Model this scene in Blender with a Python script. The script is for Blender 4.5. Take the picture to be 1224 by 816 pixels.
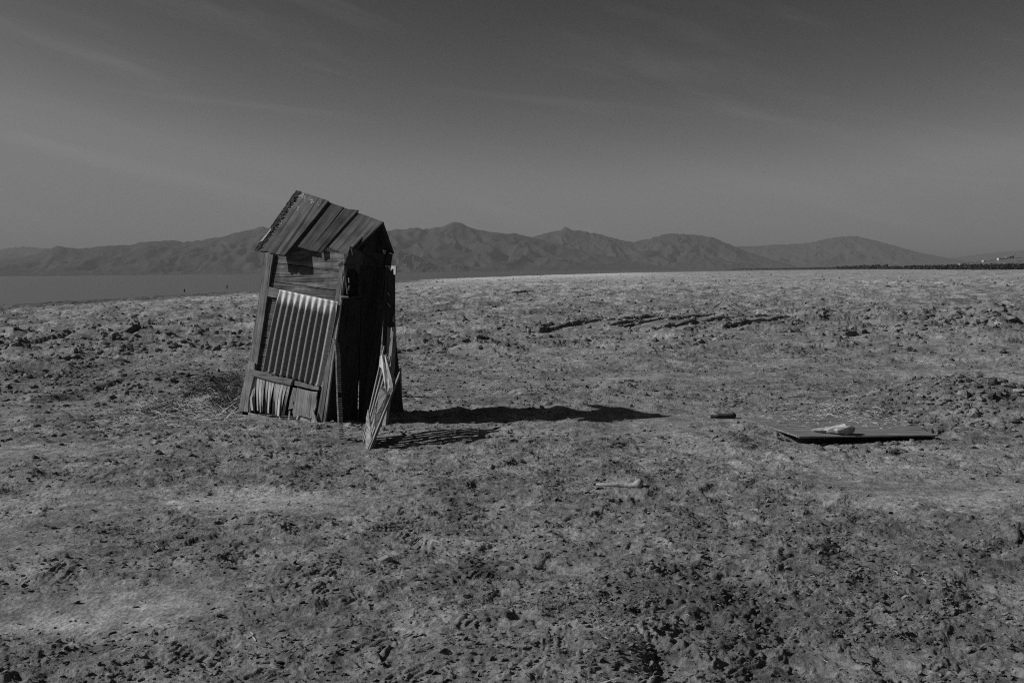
import bpy, math, random
import numpy as np
from mathutils import Vector, Matrix
random.seed(7)
RNG = np.random.default_rng(11)
for o in list(bpy.data.objects):
    bpy.data.objects.remove(o)
S = bpy.context.scene
COL = S.collection

# ------------------------------------------------------------------ camera
F, CX, CY = 1190.0, 612.0, 408.0          # focal length and centre in photo pixels (1224 x 816)
CAM_Z = 1.6
cam_d = bpy.data.cameras.new('camera')
cam = bpy.data.objects.new('camera', cam_d)
COL.objects.link(cam)
cam_d.sensor_width = 36.0
cam_d.lens = 36.0 * F / 1224.0
cam_d.clip_start = 0.05
cam_d.clip_end = 60000
PITCH, ROLL = math.atan(84 / F), math.radians(0.57)
cam.location = (0, 0, CAM_Z)
RM = Matrix.Rotation(math.pi / 2 - PITCH, 3, 'X') @ Matrix.Rotation(-ROLL, 3, 'Z')
cam.rotation_euler = RM.to_euler()
S.camera = cam

# ------------------------------------------------------------------ sky
SUN_EL = math.radians(34.5)
SUN_DIR = Vector((math.cos(SUN_EL), 0.02, -math.sin(SUN_EL))).normalized()   # the way the light travels
W = bpy.data.worlds.new('World')
S.world = W
W.use_nodes = True
wn, wl = W.node_tree.nodes, W.node_tree.links
wn.clear()
w_out = wn.new('ShaderNodeOutputWorld')
bg = wn.new('ShaderNodeBackground')
bg.inputs['Strength'].default_value = 0.05
sky = wn.new('ShaderNodeTexSky')
sky.sky_type = 'NISHITA'
sky.sun_disc = False
sky.sun_elevation = SUN_EL
sky.sun_rotation = math.atan2(-SUN_DIR.x, -SUN_DIR.y)
sky.air_density = 1.0
sky.dust_density = 1.2
sky.ozone_density = 1.0
sep = wn.new('ShaderNodeSeparateColor')            # a black and white picture taken through a red filter
tc = wn.new('ShaderNodeTexCoord')
def streaks(rot, scale, loc, lo, hi, top):
    m0 = wn.new('ShaderNodeMapping'); m0.inputs['Rotation'].default_value = rot
    m1 = wn.new('ShaderNodeMapping'); m1.inputs['Scale'].default_value = scale; m1.inputs['Location'].default_value = loc
    nz = wn.new('ShaderNodeTexNoise'); nz.inputs['Scale'].default_value = 1.0; nz.inputs['Detail'].default_value = 8
    nz.inputs['Roughness'].default_value = 0.6; nz.inputs['Distortion'].default_value = 0.5
    cr = wn.new('ShaderNodeMapRange'); cr.interpolation_type = 'SMOOTHSTEP'
    cr.inputs['From Min'].default_value = lo; cr.inputs['From Max'].default_value = hi
    cr.inputs['To Min'].default_value = 0.0; cr.inputs['To Max'].default_value = top
    wl.new(tc.outputs['Generated'], m0.inputs['Vector']); wl.new(m0.outputs[0], m1.inputs['Vector'])
    wl.new(m1.outputs[0], nz.inputs['Vector']); wl.new(nz.outputs['Fac'], cr.inputs['Value'])
    return cr.outputs['Result']
st1 = streaks((0, math.radians(-17), 0), (1.9, 1.0, 17.0), (0.3, 0, 0.7),   .50, .78, .70)      # thin cirrus drawn out down to the right
st2 = streaks((0, math.radians(-6), 0), (2.6, 1.2, 40.0), (2.3, 0, 1.9), .58, .80, .35)
sc_ = wn.new('ShaderNodeMath'); sc_.operation = 'ADD'
wl.new(st1, sc_.inputs[0]); wl.new(st2, sc_.inputs[1])
ad = wn.new('ShaderNodeMath'); ad.operation = 'ADD'
wl.new(sky.outputs['Color'], sep.inputs['Color'])
pw = wn.new('ShaderNodeMath'); pw.operation = 'POWER'; pw.inputs[1].default_value = 2.6      # contrasty print
dv = wn.new('ShaderNodeMath'); dv.operation = 'MULTIPLY'; dv.inputs[1].default_value = 0.478
wl.new(sep.outputs['Red'], dv.inputs[0]); wl.new(dv.outputs['Value'], pw.inputs[0])
mn = wn.new('ShaderNodeMath'); mn.operation = 'SMOOTH_MIN'; mn.inputs[1].default_value = 4.2; mn.inputs[2].default_value = 1.2
wl.new(pw.outputs['Value'], mn.inputs[0]); wl.new(mn.outputs['Value'], ad.inputs[0])
wl.new(sc_.outputs['Value'], ad.inputs[1])
wl.new(ad.outputs['Value'], bg.inputs['Color'])
wl.new(bg.outputs['Background'], w_out.inputs['Surface'])

# ------------------------------------------------------------------ sun
sl = bpy.data.lights.new('sun', 'SUN')
sl.energy = 4.2
sl.angle = math.radians(0.53)
sl.color = (1, 1, 1)
so = bpy.data.objects.new('sun', sl)
COL.objects.link(so)
so.location = (-30, 0, 25)
so.rotation_euler = SUN_DIR.to_track_quat('-Z', 'Y').to_euler()
S.view_settings.view_transform = 'Standard'
S.view_settings.look = 'None'
S.view_settings.exposure = 0.0
S.view_settings.gamma = 1.0
S.view_settings.use_curve_mapping = False
S.cycles.volume_bounces = 0
S.cycles.max_bounces = 6
S.cycles.filter_width = 1.1
S.cycles.use_denoising = False           # keeps the grain of the soil and a little of the film's

# ------------------------------------------------------------------ pixel helpers
def ray(px, py):
    return RM @ Vector(((px - CX) / F, -(py - CY) / F, -1.0))
C0 = Vector((0, 0, CAM_Z))
def at(px, py, Y):                # the point seen at a photo pixel, Y metres in front of the camera
    r = ray(px, py)
    return C0 + r * (Y / r.y)
def on_z(px, py, z=0.0):
    r = ray(px, py)
    return C0 + r * ((z - CAM_Z) / r.z)
def on_plane(px, py, P, n):
    r = ray(px, py)
    return C0 + r * ((P - C0).dot(n) / r.dot(n))

# ------------------------------------------------------------------ noise
def hash2(ix, iy, seed):
    h = (ix.astype(np.int64) * 374761393 + iy.astype(np.int64) * 668265263 + seed * 974711) & 0xFFFFFFFF
    h = ((h ^ (h >> 13)) * 1274126177) & 0xFFFFFFFF
    h = ((h ^ (h >> 16)) * 2246822519) & 0xFFFFFFFF
    return (h ^ (h >> 15)) & 0xFFFFFFFF
def perlin(x, y, seed=0):
    x = np.asarray(x, dtype=np.float64); y = np.asarray(y, dtype=np.float64)
    ix = np.floor(x); iy = np.floor(y)
    fx = (x - ix).astype(np.float32); fy = (y - iy).astype(np.float32)
    u = fx * fx * fx * (fx * (fx * 6 - 15) + 10); v = fy * fy * fy * (fy * (fy * 6 - 15) + 10)
    def g(dx, dy):
        a = hash2(ix + dx, iy + dy, seed).astype(np.float32) * np.float32(2 * math.pi / 4294967296.0)
        return np.cos(a) * (fx - dx) + np.sin(a) * (fy - dy)
    a = g(0, 0); b = g(1, 0); c = g(0, 1); d = g(1, 1)
    top = a + u * (b - a); bot = c + u * (d - c)
    return (top + v * (bot - top)) * 1.5
def fbm(x, y, seed=0, n=4, gain=0.5):
    s = 0; amp = 1.0; f = 1.0; t = 0
    for k in range(n):
        s = s + amp * perlin(x * f + 13.7 * k, y * f - 7.3 * k, seed + k); t += amp
        amp *= gain; f *= 2.03
    return s / t
def smooth(a, b, x):
    t = np.clip((x - a) / (b - a), 0, 1)
    return t * t * (3 - 2 * t)

# ------------------------------------------------------------------ terrain height
WATER_Z = -0.75
SHORE = [(-48, -400), (-46, 0), (-42, 82), (-37, 138), (-32, 290), (10, 520), (83, 800), (300, 1500), (620, 2500), (1500, 5200), (9000, 22000)]
SX = np.array([p[0] for p in SHORE], float); SY = np.array([p[1] for p in SHORE], float)
def shore_x(y):
    return np.interp(y, SY, SX)
def seg_dist(x, y, pts):
    best = np.full(np.shape(x), 1e9); along = np.zeros(np.shape(x)); side = np.zeros(np.shape(x)); L = 0
    for (x0, y0), (x1, y1) in zip(pts[:-1], pts[1:]):
        dx, dy = x1 - x0, y1 - y0; l = math.hypot(dx, dy)
        t = np.clip(((x - x0) * dx + (y - y0) * dy) / (l * l), 0, 1)
        d = np.hypot(x - x0 - t * dx, y - y0 - t * dy)
        s = np.sign((x - x0) * dy - (y - y0) * dx)
        m = d < best
        best = np.where(m, d, best); along = np.where(m, L + t * l, along); side = np.where(m, s, side)
        L += l
    return best, along / L, side
def G2(px, py):
    p = on_z(px, py); return (p.x, p.y)
RUTS = [([(643, 398), (660, 392), (690, 387), (735, 382), (790, 377)], 0.16),
        ([(634, 395), (650, 389), (690, 384), (730, 380)], 0.07),
        ([(736, 393), (752, 388), (785, 383), (820, 380), (862, 376)], 0.14),
        ([(726, 391), (745, 386), (770, 383)], 0.06),
        ([(774, 399), (800, 391), (840, 385), (880, 381), (925, 377)], 0.12),
        ([(862, 394), (880, 388), (905, 383), (950, 378)], 0.10),
        ([(600, 352), (640, 349), (700, 345), (760, 342)], 0.14),
        ([(690, 355), (720, 353), (748, 350)], 0.14),
        ([(0, 410), (40, 409), (90, 404), (135, 406)], 0.16),
        ([(30, 414), (90, 414), (150, 417), (185, 419)], 0.13),
        ([(0, 434), (60, 431), (140, 427)], 0.09),
        ([(0, 464), (50, 465), (110, 464), (150, 460)], 0.10),
        ([(140, 397), (180, 394)], 0.16), ([(190, 391), (235, 391)], 0.12),
        ([(30, 478), (80, 474), (150, 474), (190, 476)], 0.08),
        ([(975, 402), (1010, 401), (1025, 399)], 0.13), ([(1130, 388), (1180, 386)], 0.16)]
def spot(px, py, rx, ry, h):
    p = on_z(px, py); return (p.x, p.y, rx, ry, h)
MOUNDS = [spot(985, 365, .8, .8, .36), spot(1057, 380, .9, .7, .34), spot(1128, 382, .9, .8, .40), spot(1105, 386, 1.0, .6, .28),
          spot(1190, 378, .8, .6, .42), spot(1178, 388, .9, .5, .26), spot(1215, 388, 1.0, .6, .26), spot(1150, 399, 1.5, .8, .16),
          spot(110, 405, .9, .6, .22), spot(165, 397, 1.1, .5, .20), spot(16, 423, .4, .3, .16), spot(226, 420, .4, .3, .16),
          spot(1085, 481, .55, .5, .13), spot(1120, 486, .6, .5, .13), spot(1165, 488, .7, .6, .15), spot(1215, 490, .7, .7, .19),
          spot(1190, 503, .6, .4, .10), spot(745, 468, .5, .35, .14), spot(628, 474, .45, .4, .10), spot(745, 497, .7, .3, -.05),
          spot(690, 503, .35, .5, .035), spot(600, 500, .3, .5, .02), spot(643, 497, .25, .4, -.035),
          spot(195, 458, .7, .35, .13), spot(238, 462, .5, .3, .12), spot(262, 480, .35, .3, .16), spot(280, 470, .4, .4, .12),
          spot(770, 770, .30, .25, .03), spot(786, 792, .10, .18, -.05), spot(660, 755, .5, .4, .04),
          spot(790, 497, 1.1, .8, .06), spot(1000, 535, .7, .25, -.02)]
HOLES = [spot(623, 752, .045, .05, -.10), spot(785, 655, .06, .05, -.05), spot(950, 668, .07, .06, -.05), spot(652, 672, .05, .05, -.04),
         spot(805, 770, .10, .05, -.05)]
BOARD_GAP = [on_z(957, 525), on_z(1040, 525), on_z(1115, 523)]
def roughness(x, y):
    r = 0.62 + 0.75 * fbm(x / 3.1, y / 2.3, 41, 4, 0.55)
    for px, py, rx, ry, k in ((1140, 490, 1.6, .8, .9), (1130, 385, 5, 2.5, .9), (985, 365, 2, 2, .6), (90, 410, 5, 3, .6), (60, 450, 5, 1.6, .35),
                              (230, 465, 1.6, .8, .6), (1050, 740, .9, .7, .2), (800, 740, .6, .8, .2), (260, 670, 1.2, .8, .1), (40, 780, .7, .5, .2),
                              (150, 725, .5, .3, -.42), (330, 605, 1.0, .5, -.45), (110, 600, 1.0, .4, -.25), (960, 560, 1.6, .5, -.3), (60, 735, .45, .3, -.4),
                              (560, 620, 1.0, .5, .2), (1150, 590, 1.0, .5, -.4), (440, 560, 1.4, .35, -.3)):
        p = on_z(px, py)
        r = r + k * np.exp(-((x - p.x) / rx) ** 2 - ((y - p.y) / ry) ** 2)
    return np.clip(r, 0.06, 1.25)
SHED_C = (-2.33, 11.1)
def h_base(x, y):
    x = np.asarray(x, float); y = np.asarray(y, float)
    ds = x - shore_x(y)                                   # metres inland of the waterline
    d = np.hypot(x, y)
    z = np.where(ds < 0, WATER_Z + np.maximum(ds * 0.05, -5), WATER_Z + (0 - WATER_Z) * smooth(0, 30 + d * .12, ds))
    near = smooth(3000, 200, d)
    land = smooth(-2, 6, ds)
    flat = 1 - 0.75 * np.exp(-((x - SHED_C[0]) / 1.2) ** 2 - ((y - SHED_C[1]) / 1.0) ** 2)
    flat = flat * (1 - .6 * np.exp(-((x - .4) / 1.9) ** 4 - ((y - 11.0) / .9) ** 2))
    z = z + land * near * flat * (0.075 * fbm(x / 5.5, y / 5.5, 3, 2) + 0.05 * fbm(x / 1.7, y / 1.7, 5, 2))
    z = z + land * smooth(30, 120, d) * near * 0.16 * fbm(x / 14, y / 14, 8, 3)
    # a low bench of land rising far off to the right
    z = z + 14.0 * smooth(750, 1450, y) * smooth(0.40, 0.53, x / np.maximum(y, 1)) * smooth(6000, 3000, d)
    for mx, my, rx, ry, h in MOUNDS:
        z = z + h * (.85 if my > 9.5 and h > .09 else 1) * np.exp(-((x - mx) / rx) ** 2 - ((y - my) / ry) ** 2)
    return z
def on_ground(px, py):
    p = on_z(px, py)
    for _ in range(4): p = on_z(px, py, float(h_base(np.array([p.x]), np.array([p.y]))[0]))
    return (p.x, p.y)
RUTS = [([on_ground(*p) for p in pts], a * (1.0 if pts[0][0] > 590 else .62)) for pts, a in RUTS]
def worley(x, y, seed):
    ix = np.floor(x); iy = np.floor(y); f1 = np.full(x.shape, 9.0, np.float32); rid = np.zeros(x.shape, np.float32)
    for dx in (-1, 0, 1):
        for dy in (-1, 0, 1):
            h = hash2(ix + dx, iy + dy, seed)
            jx = (h & 1023) / 1023.0; jy = ((h >> 10) & 1023) / 1023.0; rr = ((h >> 20) & 1023) / 1023.0
            d = ((ix + dx + jx - x) ** 2 + (iy + dy + jy - y) ** 2).astype(np.float32)
            m = d < f1
            f1 = np.where(m, d, f1); rid = np.where(m, rr, rid)
    return np.sqrt(f1), rid
def h_detail(x, y, cell):
    R = roughness(x, y)
    ds = x - shore_x(y)
    land = smooth(-1, 4, ds)
    def wgt(lam):
        return np.clip((lam / cell - 2.0) / 3.0, 0, 1)
    flat = 1 - 0.7 * np.exp(-((x - SHED_C[0]) / .8) ** 2 - ((y - SHED_C[1]) / .7) ** 2)
    wx = x + 0.10 * perlin(x / .35, y / .35, 71); wy = y + 0.10 * perlin(x / .35, y / .35, 72)
    wx = wx + .022 * perlin(x / .085, y / .085, 73); wy = wy + .022 * perlin(x / .085, y / .085, 74)
    z = np.zeros(x.shape)
    for lam, a, sd in ((1.1, .022, 21), (.52, .020, 22), (.26, .012, 23), (.13, .011, 24), (.065, .012, 25), (.033, .010, 26)):
        n = np.abs(perlin(wx / lam, wy / (lam * .8), sd))
        mod = smooth(-.5, .45, perlin(x / (lam * 5), y / (lam * 5), sd + 50))
        z += wgt(lam) * a * (n - .25) * (R ** 1.3) * (.35 + mod)
    # separate lumps of earth, sharp edged
    for lam, a, sd in ((.75, .020, 31), (.34, .013, 32), (.16, .013, 33), (.085, .012, 34), (.045, .011, 35)):
        f, rid = worley(wx / lam, wy / lam, sd)
        keep = np.clip((rid - .72 + .22 * R) / .3, 0, 1)
        z += wgt(lam) * a * keep * smooth(.42, .12, f + .10 * perlin(x / (lam * .3), y / (lam * .3), sd + 9)) * np.clip(R, 0, 1)
    # flaky crust edges
    t = fbm(wx / .42, wy / .30, 61, 3, .55)
    z += wgt(.14) * .011 * (np.floor(t * 7) + smooth(.0, .25, t * 7 - np.floor(t * 7))) * smooth(.15, .6, R) * .8
    z += wgt(.03) * .004 * perlin(x / .03, y / .03, 66) * R
    far_ = smooth(9, 22, np.hypot(x, y))
    t2 = fbm(wx / 1.9 + .3 * wy, wy / 1.1, 64, 3, .45)
    z += far_ * .042 * (np.floor(t2 * 8) - .5 + smooth(.0, .22, t2 * 8 - np.floor(t2 * 8))) * (.35 + .65 * R) * .7
    z *= land * flat * (1 + .8 * smooth(12, 30, np.hypot(x, y)))
    for qx, qy, rx, ry in ((510, 524, .75, .55), (405, 528, .25, .3), (445, 530, .4, .5)):
        p = on_z(qx, qy); z *= 1 - .72 * np.exp(-(((x - p.x) / rx) ** 2 + ((y - p.y) / ry) ** 2) ** 2)
    sel = np.hypot(x, y) < 90
    for pts, a in RUTS:
        xs = [p[0] for p in pts]; ys = [p[1] for p in pts]
        m = (x > min(xs) - 2) & (x < max(xs) + 2) & (y > min(ys) - 3) & (y < max(ys) + 3) & sel
        if not m.any(): continue
        d, t, s = seg_dist(x[m], y[m], pts)
        d = d + .05 * perlin(x[m] / .9, y[m] / .9, 81) + .02 * perlin(x[m] / .2, y[m] / .2, 83)
        sd = d * s
        env = smooth(0, .05, t) * (.7 + .3 * smooth(1.0, .3, t)) * smooth(1.0, .93, t)
        z[m] *= 1 - .75 * np.exp(-(sd / .7) ** 2) * smooth(0, .03, t) * smooth(1, .97, t)
        lump = 1.0 + .22 * perlin(x[m] / 1.6, y[m] / 1.6, 82)
        z[m] += env * a * np.where(sd < 0, .75 * lump * np.exp(sd / .45), .75 * lump * smooth(.07, 0, sd) - .75 * smooth(0, .07, sd) * np.exp(-(sd / .30) ** 2))
    for mx, my, rx, ry, h in HOLES:
        m = (np.abs(x - mx) < .4) & (np.abs(y - my) < .4)
        if m.any():
            z[m] += h * np.exp(-(((x[m] - mx) / rx) ** 2 + ((y[m] - my) / ry) ** 2) ** 1.5)
    # dug out under the front edge of the half buried sheet
    m = (x > 2.2) & (x < 4.2) & (y > 8.5) & (y < 10.2)
    if m.any():
        d, t, s = seg_dist(x[m], y[m], [(BOARD_GAP[0].x, BOARD_GAP[0].y + .10), (BOARD_GAP[1].x, BOARD_GAP[1].y + .12), (BOARD_GAP[2].x, BOARD_GAP[2].y + .13)])
        z[m] -= .085 * np.exp(-(d / .13) ** 4)
    bx, by = 3.35, 10.0
    on = smooth(1.25, .8, np.abs(x - bx)) * smooth(1.25, .75, np.abs(y - by))
    fill = .035 - .02 * (y - 10) - .022 + .020 * smooth(9.4, 9.65, y) + .075 * np.maximum(0, fbm(x / .30, y / .16, 201, 3)) + .06 * smooth(3.4, 4.0, x) * smooth(9.45, 9.8, y) + .065 * smooth(3.05, 2.5, x + .12 * (y - 9.3) + .25 * fbm(x / .3, y / .3, 207, 3)) * smooth(9.3, 9.6, y) + .03 * smooth(9.9, 10.6, y)
    z = np.where((y > 8.7) & (y < 9.55) & (x > 2.5) & (x < 4.15), np.minimum(z, np.where(y > 8.98, -.035, .005)), z)
    z = np.where(on > 0, np.minimum(z, z * (1 - on) + fill * on), z)
    return z
def gz(x, y):
    a = np.array([float(x)]); b = np.array([float(y)])
    return float(h_base(a, b)[0] + h_detail(a, b, np.array([.01]))[0])

# ------------------------------------------------------------------ object helpers
ORIG = {}
def tag(o, label=None, cat=None, group=None, kind=None):
    if label: o['label'] = label
    if cat: o['category'] = cat
    if group: o['group'] = group
    if kind: o['kind'] = kind
    return o
def empty(name, loc, label, cat, group=None):
    o = bpy.data.objects.new(name, None); COL.objects.link(o)
    o.empty_display_size = .2
    o.location = loc; ORIG[o.name] = Vector(loc)
    return tag(o, label, cat, group)
def mesh_np(name, V, Q, mat, smooth_shade=True, attrs=None):
    me = bpy.data.meshes.new(name)
    V = np.asarray(V, np.float32); Q = np.asarray(Q, np.int32); k = Q.shape[1]
    me.vertices.add(len(V)); me.vertices.foreach_set('co', V.ravel())
    me.loops.add(Q.size); me.loops.foreach_set('vertex_index', Q.ravel())
    me.polygons.add(len(Q)); me.polygons.foreach_set('loop_start', np.arange(0, Q.size, k, dtype=np.int32))
    me.polygons.foreach_set('use_smooth', np.full(len(Q), smooth_shade))
    me.update(calc_edges=True)
    for an, arr in (attrs or {}).items():
        a = me.attributes.new(an, 'FLOAT', 'POINT'); a.data.foreach_set('value', np.asarray(arr, np.float32))
    if mat: me.materials.append(mat)
    o = bpy.data.objects.new(name, me); COL.objects.link(o)
    return o
class MB:
    def __init__(s):
        s.v = []; s.f = []; s.uv = []; s.cur = 0; s.mi = {}
    def face(s, pts, uvs):
        b = len(s.v); s.v += [Vector(p) for p in pts]; s.f.append(list(range(b, b + len(pts)))); s.uv.append(uvs)
    def prism(s, poly, off, grain):
        """polygon front face (in order), pushed along the vector off, with the wood grain along `grain`"""
        poly = [Vector(p) for p in poly]; off = Vector(off)
        g = Vector(grain).normalized(); n = off.normalized(); c = g.cross(n).normalized()
        o0 = random.uniform(0, 40)
        def uv(p): return (p.dot(g) + o0, p.dot(c) + o0 * 1.7)
        back = [p + off for p in poly]; b = len(s.v); N = len(poly)
        if s.cur:
            for q in range(len(s.f), len(s.f) + N + 2): s.mi[q] = s.cur
        s.v += poly + back
        s.f.append(list(range(b, b + N))); s.uv.append([uv(p) for p in poly])
        s.f.append(list(range(b + 2 * N - 1, b + N - 1, -1))); s.uv.append([uv(p) for p in reversed(back)])
        th = off.length
        for i in range(N):
            j = (i + 1) % N
            s.f.append([b + j, b + i, b + N + i, b + N + j])
            a1, a2 = uv(poly[i]), uv(poly[j])
            s.uv.append([a2, a1, (a1[0], a1[1] + th), (a2[0], a2[1] + th)])
    def bar(s, p0, p1, w, t, side):
        """a square timber from p0 to p1; w across `side`, t across the third direction"""
        p0 = Vector(p0); p1 = Vector(p1); d = (p1 - p0).normalized(); sd = Vector(side); sd = (sd - d * sd.dot(d)).normalized(); n = d.cross(sd)
        a = sd * (w / 2); b = n * (t / 2)
        s.prism([p0 - a - b, p1 - a - b, p1 + a - b, p0 + a - b], b * 2, d)
    def loft(s, rings):
        """closed tube through rings of points"""
        b = len(s.v); n = len(rings[0])
        for r in rings: s.v += [Vector(p) for p in r]
        for i in range(len(rings) - 1):
            for k in range(n):
                a0 = b + i * n + k; a1 = b + i * n + (k + 1) % n
                s.f.append([a0, a1, a1 + n, a0 + n])
                s.uv.append([(i * .05, k * .03), (i * .05, k * .03 + .03), (i * .05 + .05, k * .03 + .03), (i * .05 + .05, k * .03)])
        s.f.append([b + k for k in range(n - 1, -1, -1)]); s.uv.append([(0, 0)] * n)
        e = b + (len(rings) - 1) * n
        s.f.append([e + k for k in range(n)]); s.uv.append([(0, 0)] * n)
    def build(s, name, mat, parent=None, origin=None, bevel=0.0, smooth_shade=False, label=None):
        if origin is None:
            lo = Vector((min(p.x for p in s.v), min(p.y for p in s.v), min(p.z for p in s.v))); hi = Vector((max(p.x for p in s.v), max(p.y for p in s.v), max(p.z for p in s.v)))
            origin = Vector(((lo.x + hi.x) / 2, (lo.y + hi.y) / 2, lo.z))
        origin = Vector(origin)
        me = bpy.data.meshes.new(name)
        me.from_pydata([tuple(p - origin) for p in s.v], [], s.f)
        uvl = me.uv_layers.new(name='grain')
        flat = [c for f in s.uv for p in f for c in p]
        uvl.data.foreach_set('uv', flat)
        for q, c in s.mi.items(): me.polygons[q].material_index = c
        import bmesh as _bm
        bm = _bm.new(); bm.from_mesh(me); _bm.ops.recalc_face_normals(bm, faces=bm.faces[:]); bm.to_mesh(me); bm.free()
        for p in me.polygons: p.use_smooth = smooth_shade
        me.materials.append(mat)
        if s.mi: me.materials.append(M_pale)
        o = bpy.data.objects.new(name, me); COL.objects.link(o)
        ORIG[o.name] = origin
        if parent is not None:
            o.parent = parent; o.location = origin - ORIG[parent.name]
        else:
            o.location = origin
        if bevel:
            m = o.modifiers.new('bevel', 'BEVEL'); m.width = bevel; m.segments = 1; m.limit_method = 'ANGLE'
        if label: o['label'] = label
        return o
def ragged(poly, step, amp, seed=0, closed=True, only=None):
    """cut the edges of an outline into short steps and push them about a little"""
    r = random.Random(seed); out = []; N = len(poly)
    for i in range(N):
        a = Vector(poly[i]); b = Vector(poly[(i + 1) % N]); out.append(a)
        if only is not None and i not in only: continue
        k = int((b - a).length / step)
        for j in range(1, k):
            p = a.lerp(b, j / k)
            c = (sum((Vector(q) for q in poly), Vector()) / N - p).normalized()
            out.append(p + c * r.uniform(-.2, 1) * amp)
    return out

# ------------------------------------------------------------------ materials
def nodes(m):
    m.use_nodes = True; t = m.node_tree; t.nodes.clear()
    out = t.nodes.new('ShaderNodeOutputMaterial'); b = t.nodes.new('ShaderNodeBsdfPrincipled')
    t.links.new(b.outputs[0], out.inputs['Surface'])
    return t, b
def ramp(t, stops):
    r = t.nodes.new('ShaderNodeValToRGB'); e = r.color_ramp.elements
    while len(e) < len(stops): e.new(.5)
    for k, (p, c) in enumerate(stops):
        e[k].position = p; e[k].color = (c, c, c, 1)
    return r
def wood(name, dark, mid, light, along=3.0, across=60.0, bump=.5, rough=.85, spots=0.0):
    m = bpy.data.materials.new(name); t, b = nodes(m); N, L = t.nodes, t.links
    uv = N.new('ShaderNodeUVMap'); uv.uv_map = 'grain'
    oi = N.new('ShaderNodeObjectInfo')
    mp = N.new('ShaderNodeMapping'); mp.inputs['Scale'].default_value = (along, across, 1)
    L.new(uv.outputs[0], mp.inputs['Vector'])
    n1 = N.new('ShaderNodeTexNoise'); n1.inputs['Scale'].default_value = 1.0; n1.inputs['Detail'].default_value = 6; n1.inputs['Roughness'].default_value = .65; n1.inputs['Distortion'].default_value = .8
    L.new(mp.outputs[0], n1.inputs['Vector'])
    n2 = N.new('ShaderNodeTexNoise'); n2.inputs['Scale'].default_value = 4.5; n2.inputs['Detail'].default_value = 5; n2.inputs['Roughness'].default_value = .6
    L.new(uv.outputs[0], n2.inputs['Vector'])
    mx = N.new('ShaderNodeMath'); mx.operation = 'MULTIPLY_ADD'; mx.inputs[1].default_value = .55
    hl = N.new('ShaderNodeMath'); hl.operation = 'MULTIPLY'; hl.inputs[1].default_value = .45
    L.new(n2.outputs[0], hl.inputs[0]); L.new(n1.outputs[0], mx.inputs[0]); L.new(hl.outputs[0], mx.inputs[2])
    r = ramp(t, [(.36, dark), (.5, mid), (.66, light)])
    L.new(mx.outputs[0], r.inputs[0])
    col = r.outputs[0]
    if spots:
        n3 = N.new('ShaderNodeTexNoise'); n3.inputs['Scale'].default_value = 26; n3.inputs['Detail'].default_value = 3
        L.new(uv.outputs[0], n3.inputs['Vector'])
        r3 = ramp(t, [(.64, 0.0), (.70, spots)]); L.new(n3.outputs[0], r3.inputs[0])
        ax = N.new('ShaderNodeMix'); ax.data_type = 'RGBA'; ax.blend_type = 'ADD'; ax.inputs['Factor'].default_value = 1
        L.new(col, ax.inputs['A']); L.new(r3.outputs[0], ax.inputs['B']); col = ax.outputs['Result']
    mc = N.new('ShaderNodeMapping'); mc.inputs['Scale'].default_value = (along * .55, across * 2.2, 1); L.new(uv.outputs[0], mc.inputs['Vector'])
    nc = N.new('ShaderNodeTexNoise'); nc.inputs['Scale'].default_value = 1; nc.inputs['Detail'].default_value = 3; nc.inputs['Distortion'].default_value = .4; L.new(mc.outputs[0], nc.inputs['Vector'])
    rc = ramp(t, [(.33, .22), (.41, 1.0)]); L.new(nc.outputs[0], rc.inputs[0])
    mm = N.new('ShaderNodeMix'); mm.data_type = 'RGBA'; mm.blend_type = 'MULTIPLY'; mm.inputs['Factor'].default_value = 1
    L.new(col, mm.inputs['A']); L.new(rc.outputs[0], mm.inputs['B']); col = mm.outputs['Result']
    L.new(col, b.inputs['Base Color'])
    b.inputs['Roughness'].default_value = rough; b.inputs['Specular IOR Level'].default_value = .2
    bp = N.new('ShaderNodeBump'); bp.inputs['Strength'].default_value = bump; bp.inputs['Distance'].default_value = .012
    L.new(n1.outputs[0], bp.inputs['Height']); L.new(bp.outputs[0], b.inputs['Normal'])
    return m
def plain(name, c, rough=.8, var=.3, scale=8, metal=0.0, bump=.3):
    m = bpy.data.materials.new(name); t, b = nodes(m); N, L = t.nodes, t.links
    tc = N.new('ShaderNodeTexCoord'); n = N.new('ShaderNodeTexNoise'); n.inputs['Scale'].default_value = scale; n.inputs['Detail'].default_value = 6
    L.new(tc.outputs['Object'], n.inputs['Vector'])
    r = ramp(t, [(.3, c * (1 - var)), (.7, c * (1 + var))]); L.new(n.outputs[0], r.inputs[0]); L.new(r.outputs[0], b.inputs['Base Color'])
    b.inputs['Roughness'].default_value = rough; b.inputs['Metallic'].default_value = metal; b.inputs['Specular IOR Level'].default_value = .25
    bp = N.new('ShaderNodeBump'); bp.inputs['Strength'].default_value = bump; bp.inputs['Distance'].default_value = .02
    L.new(n.outputs[0], bp.inputs['Height']); L.new(bp.outputs[0], b.inputs['Normal'])
    return m
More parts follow.
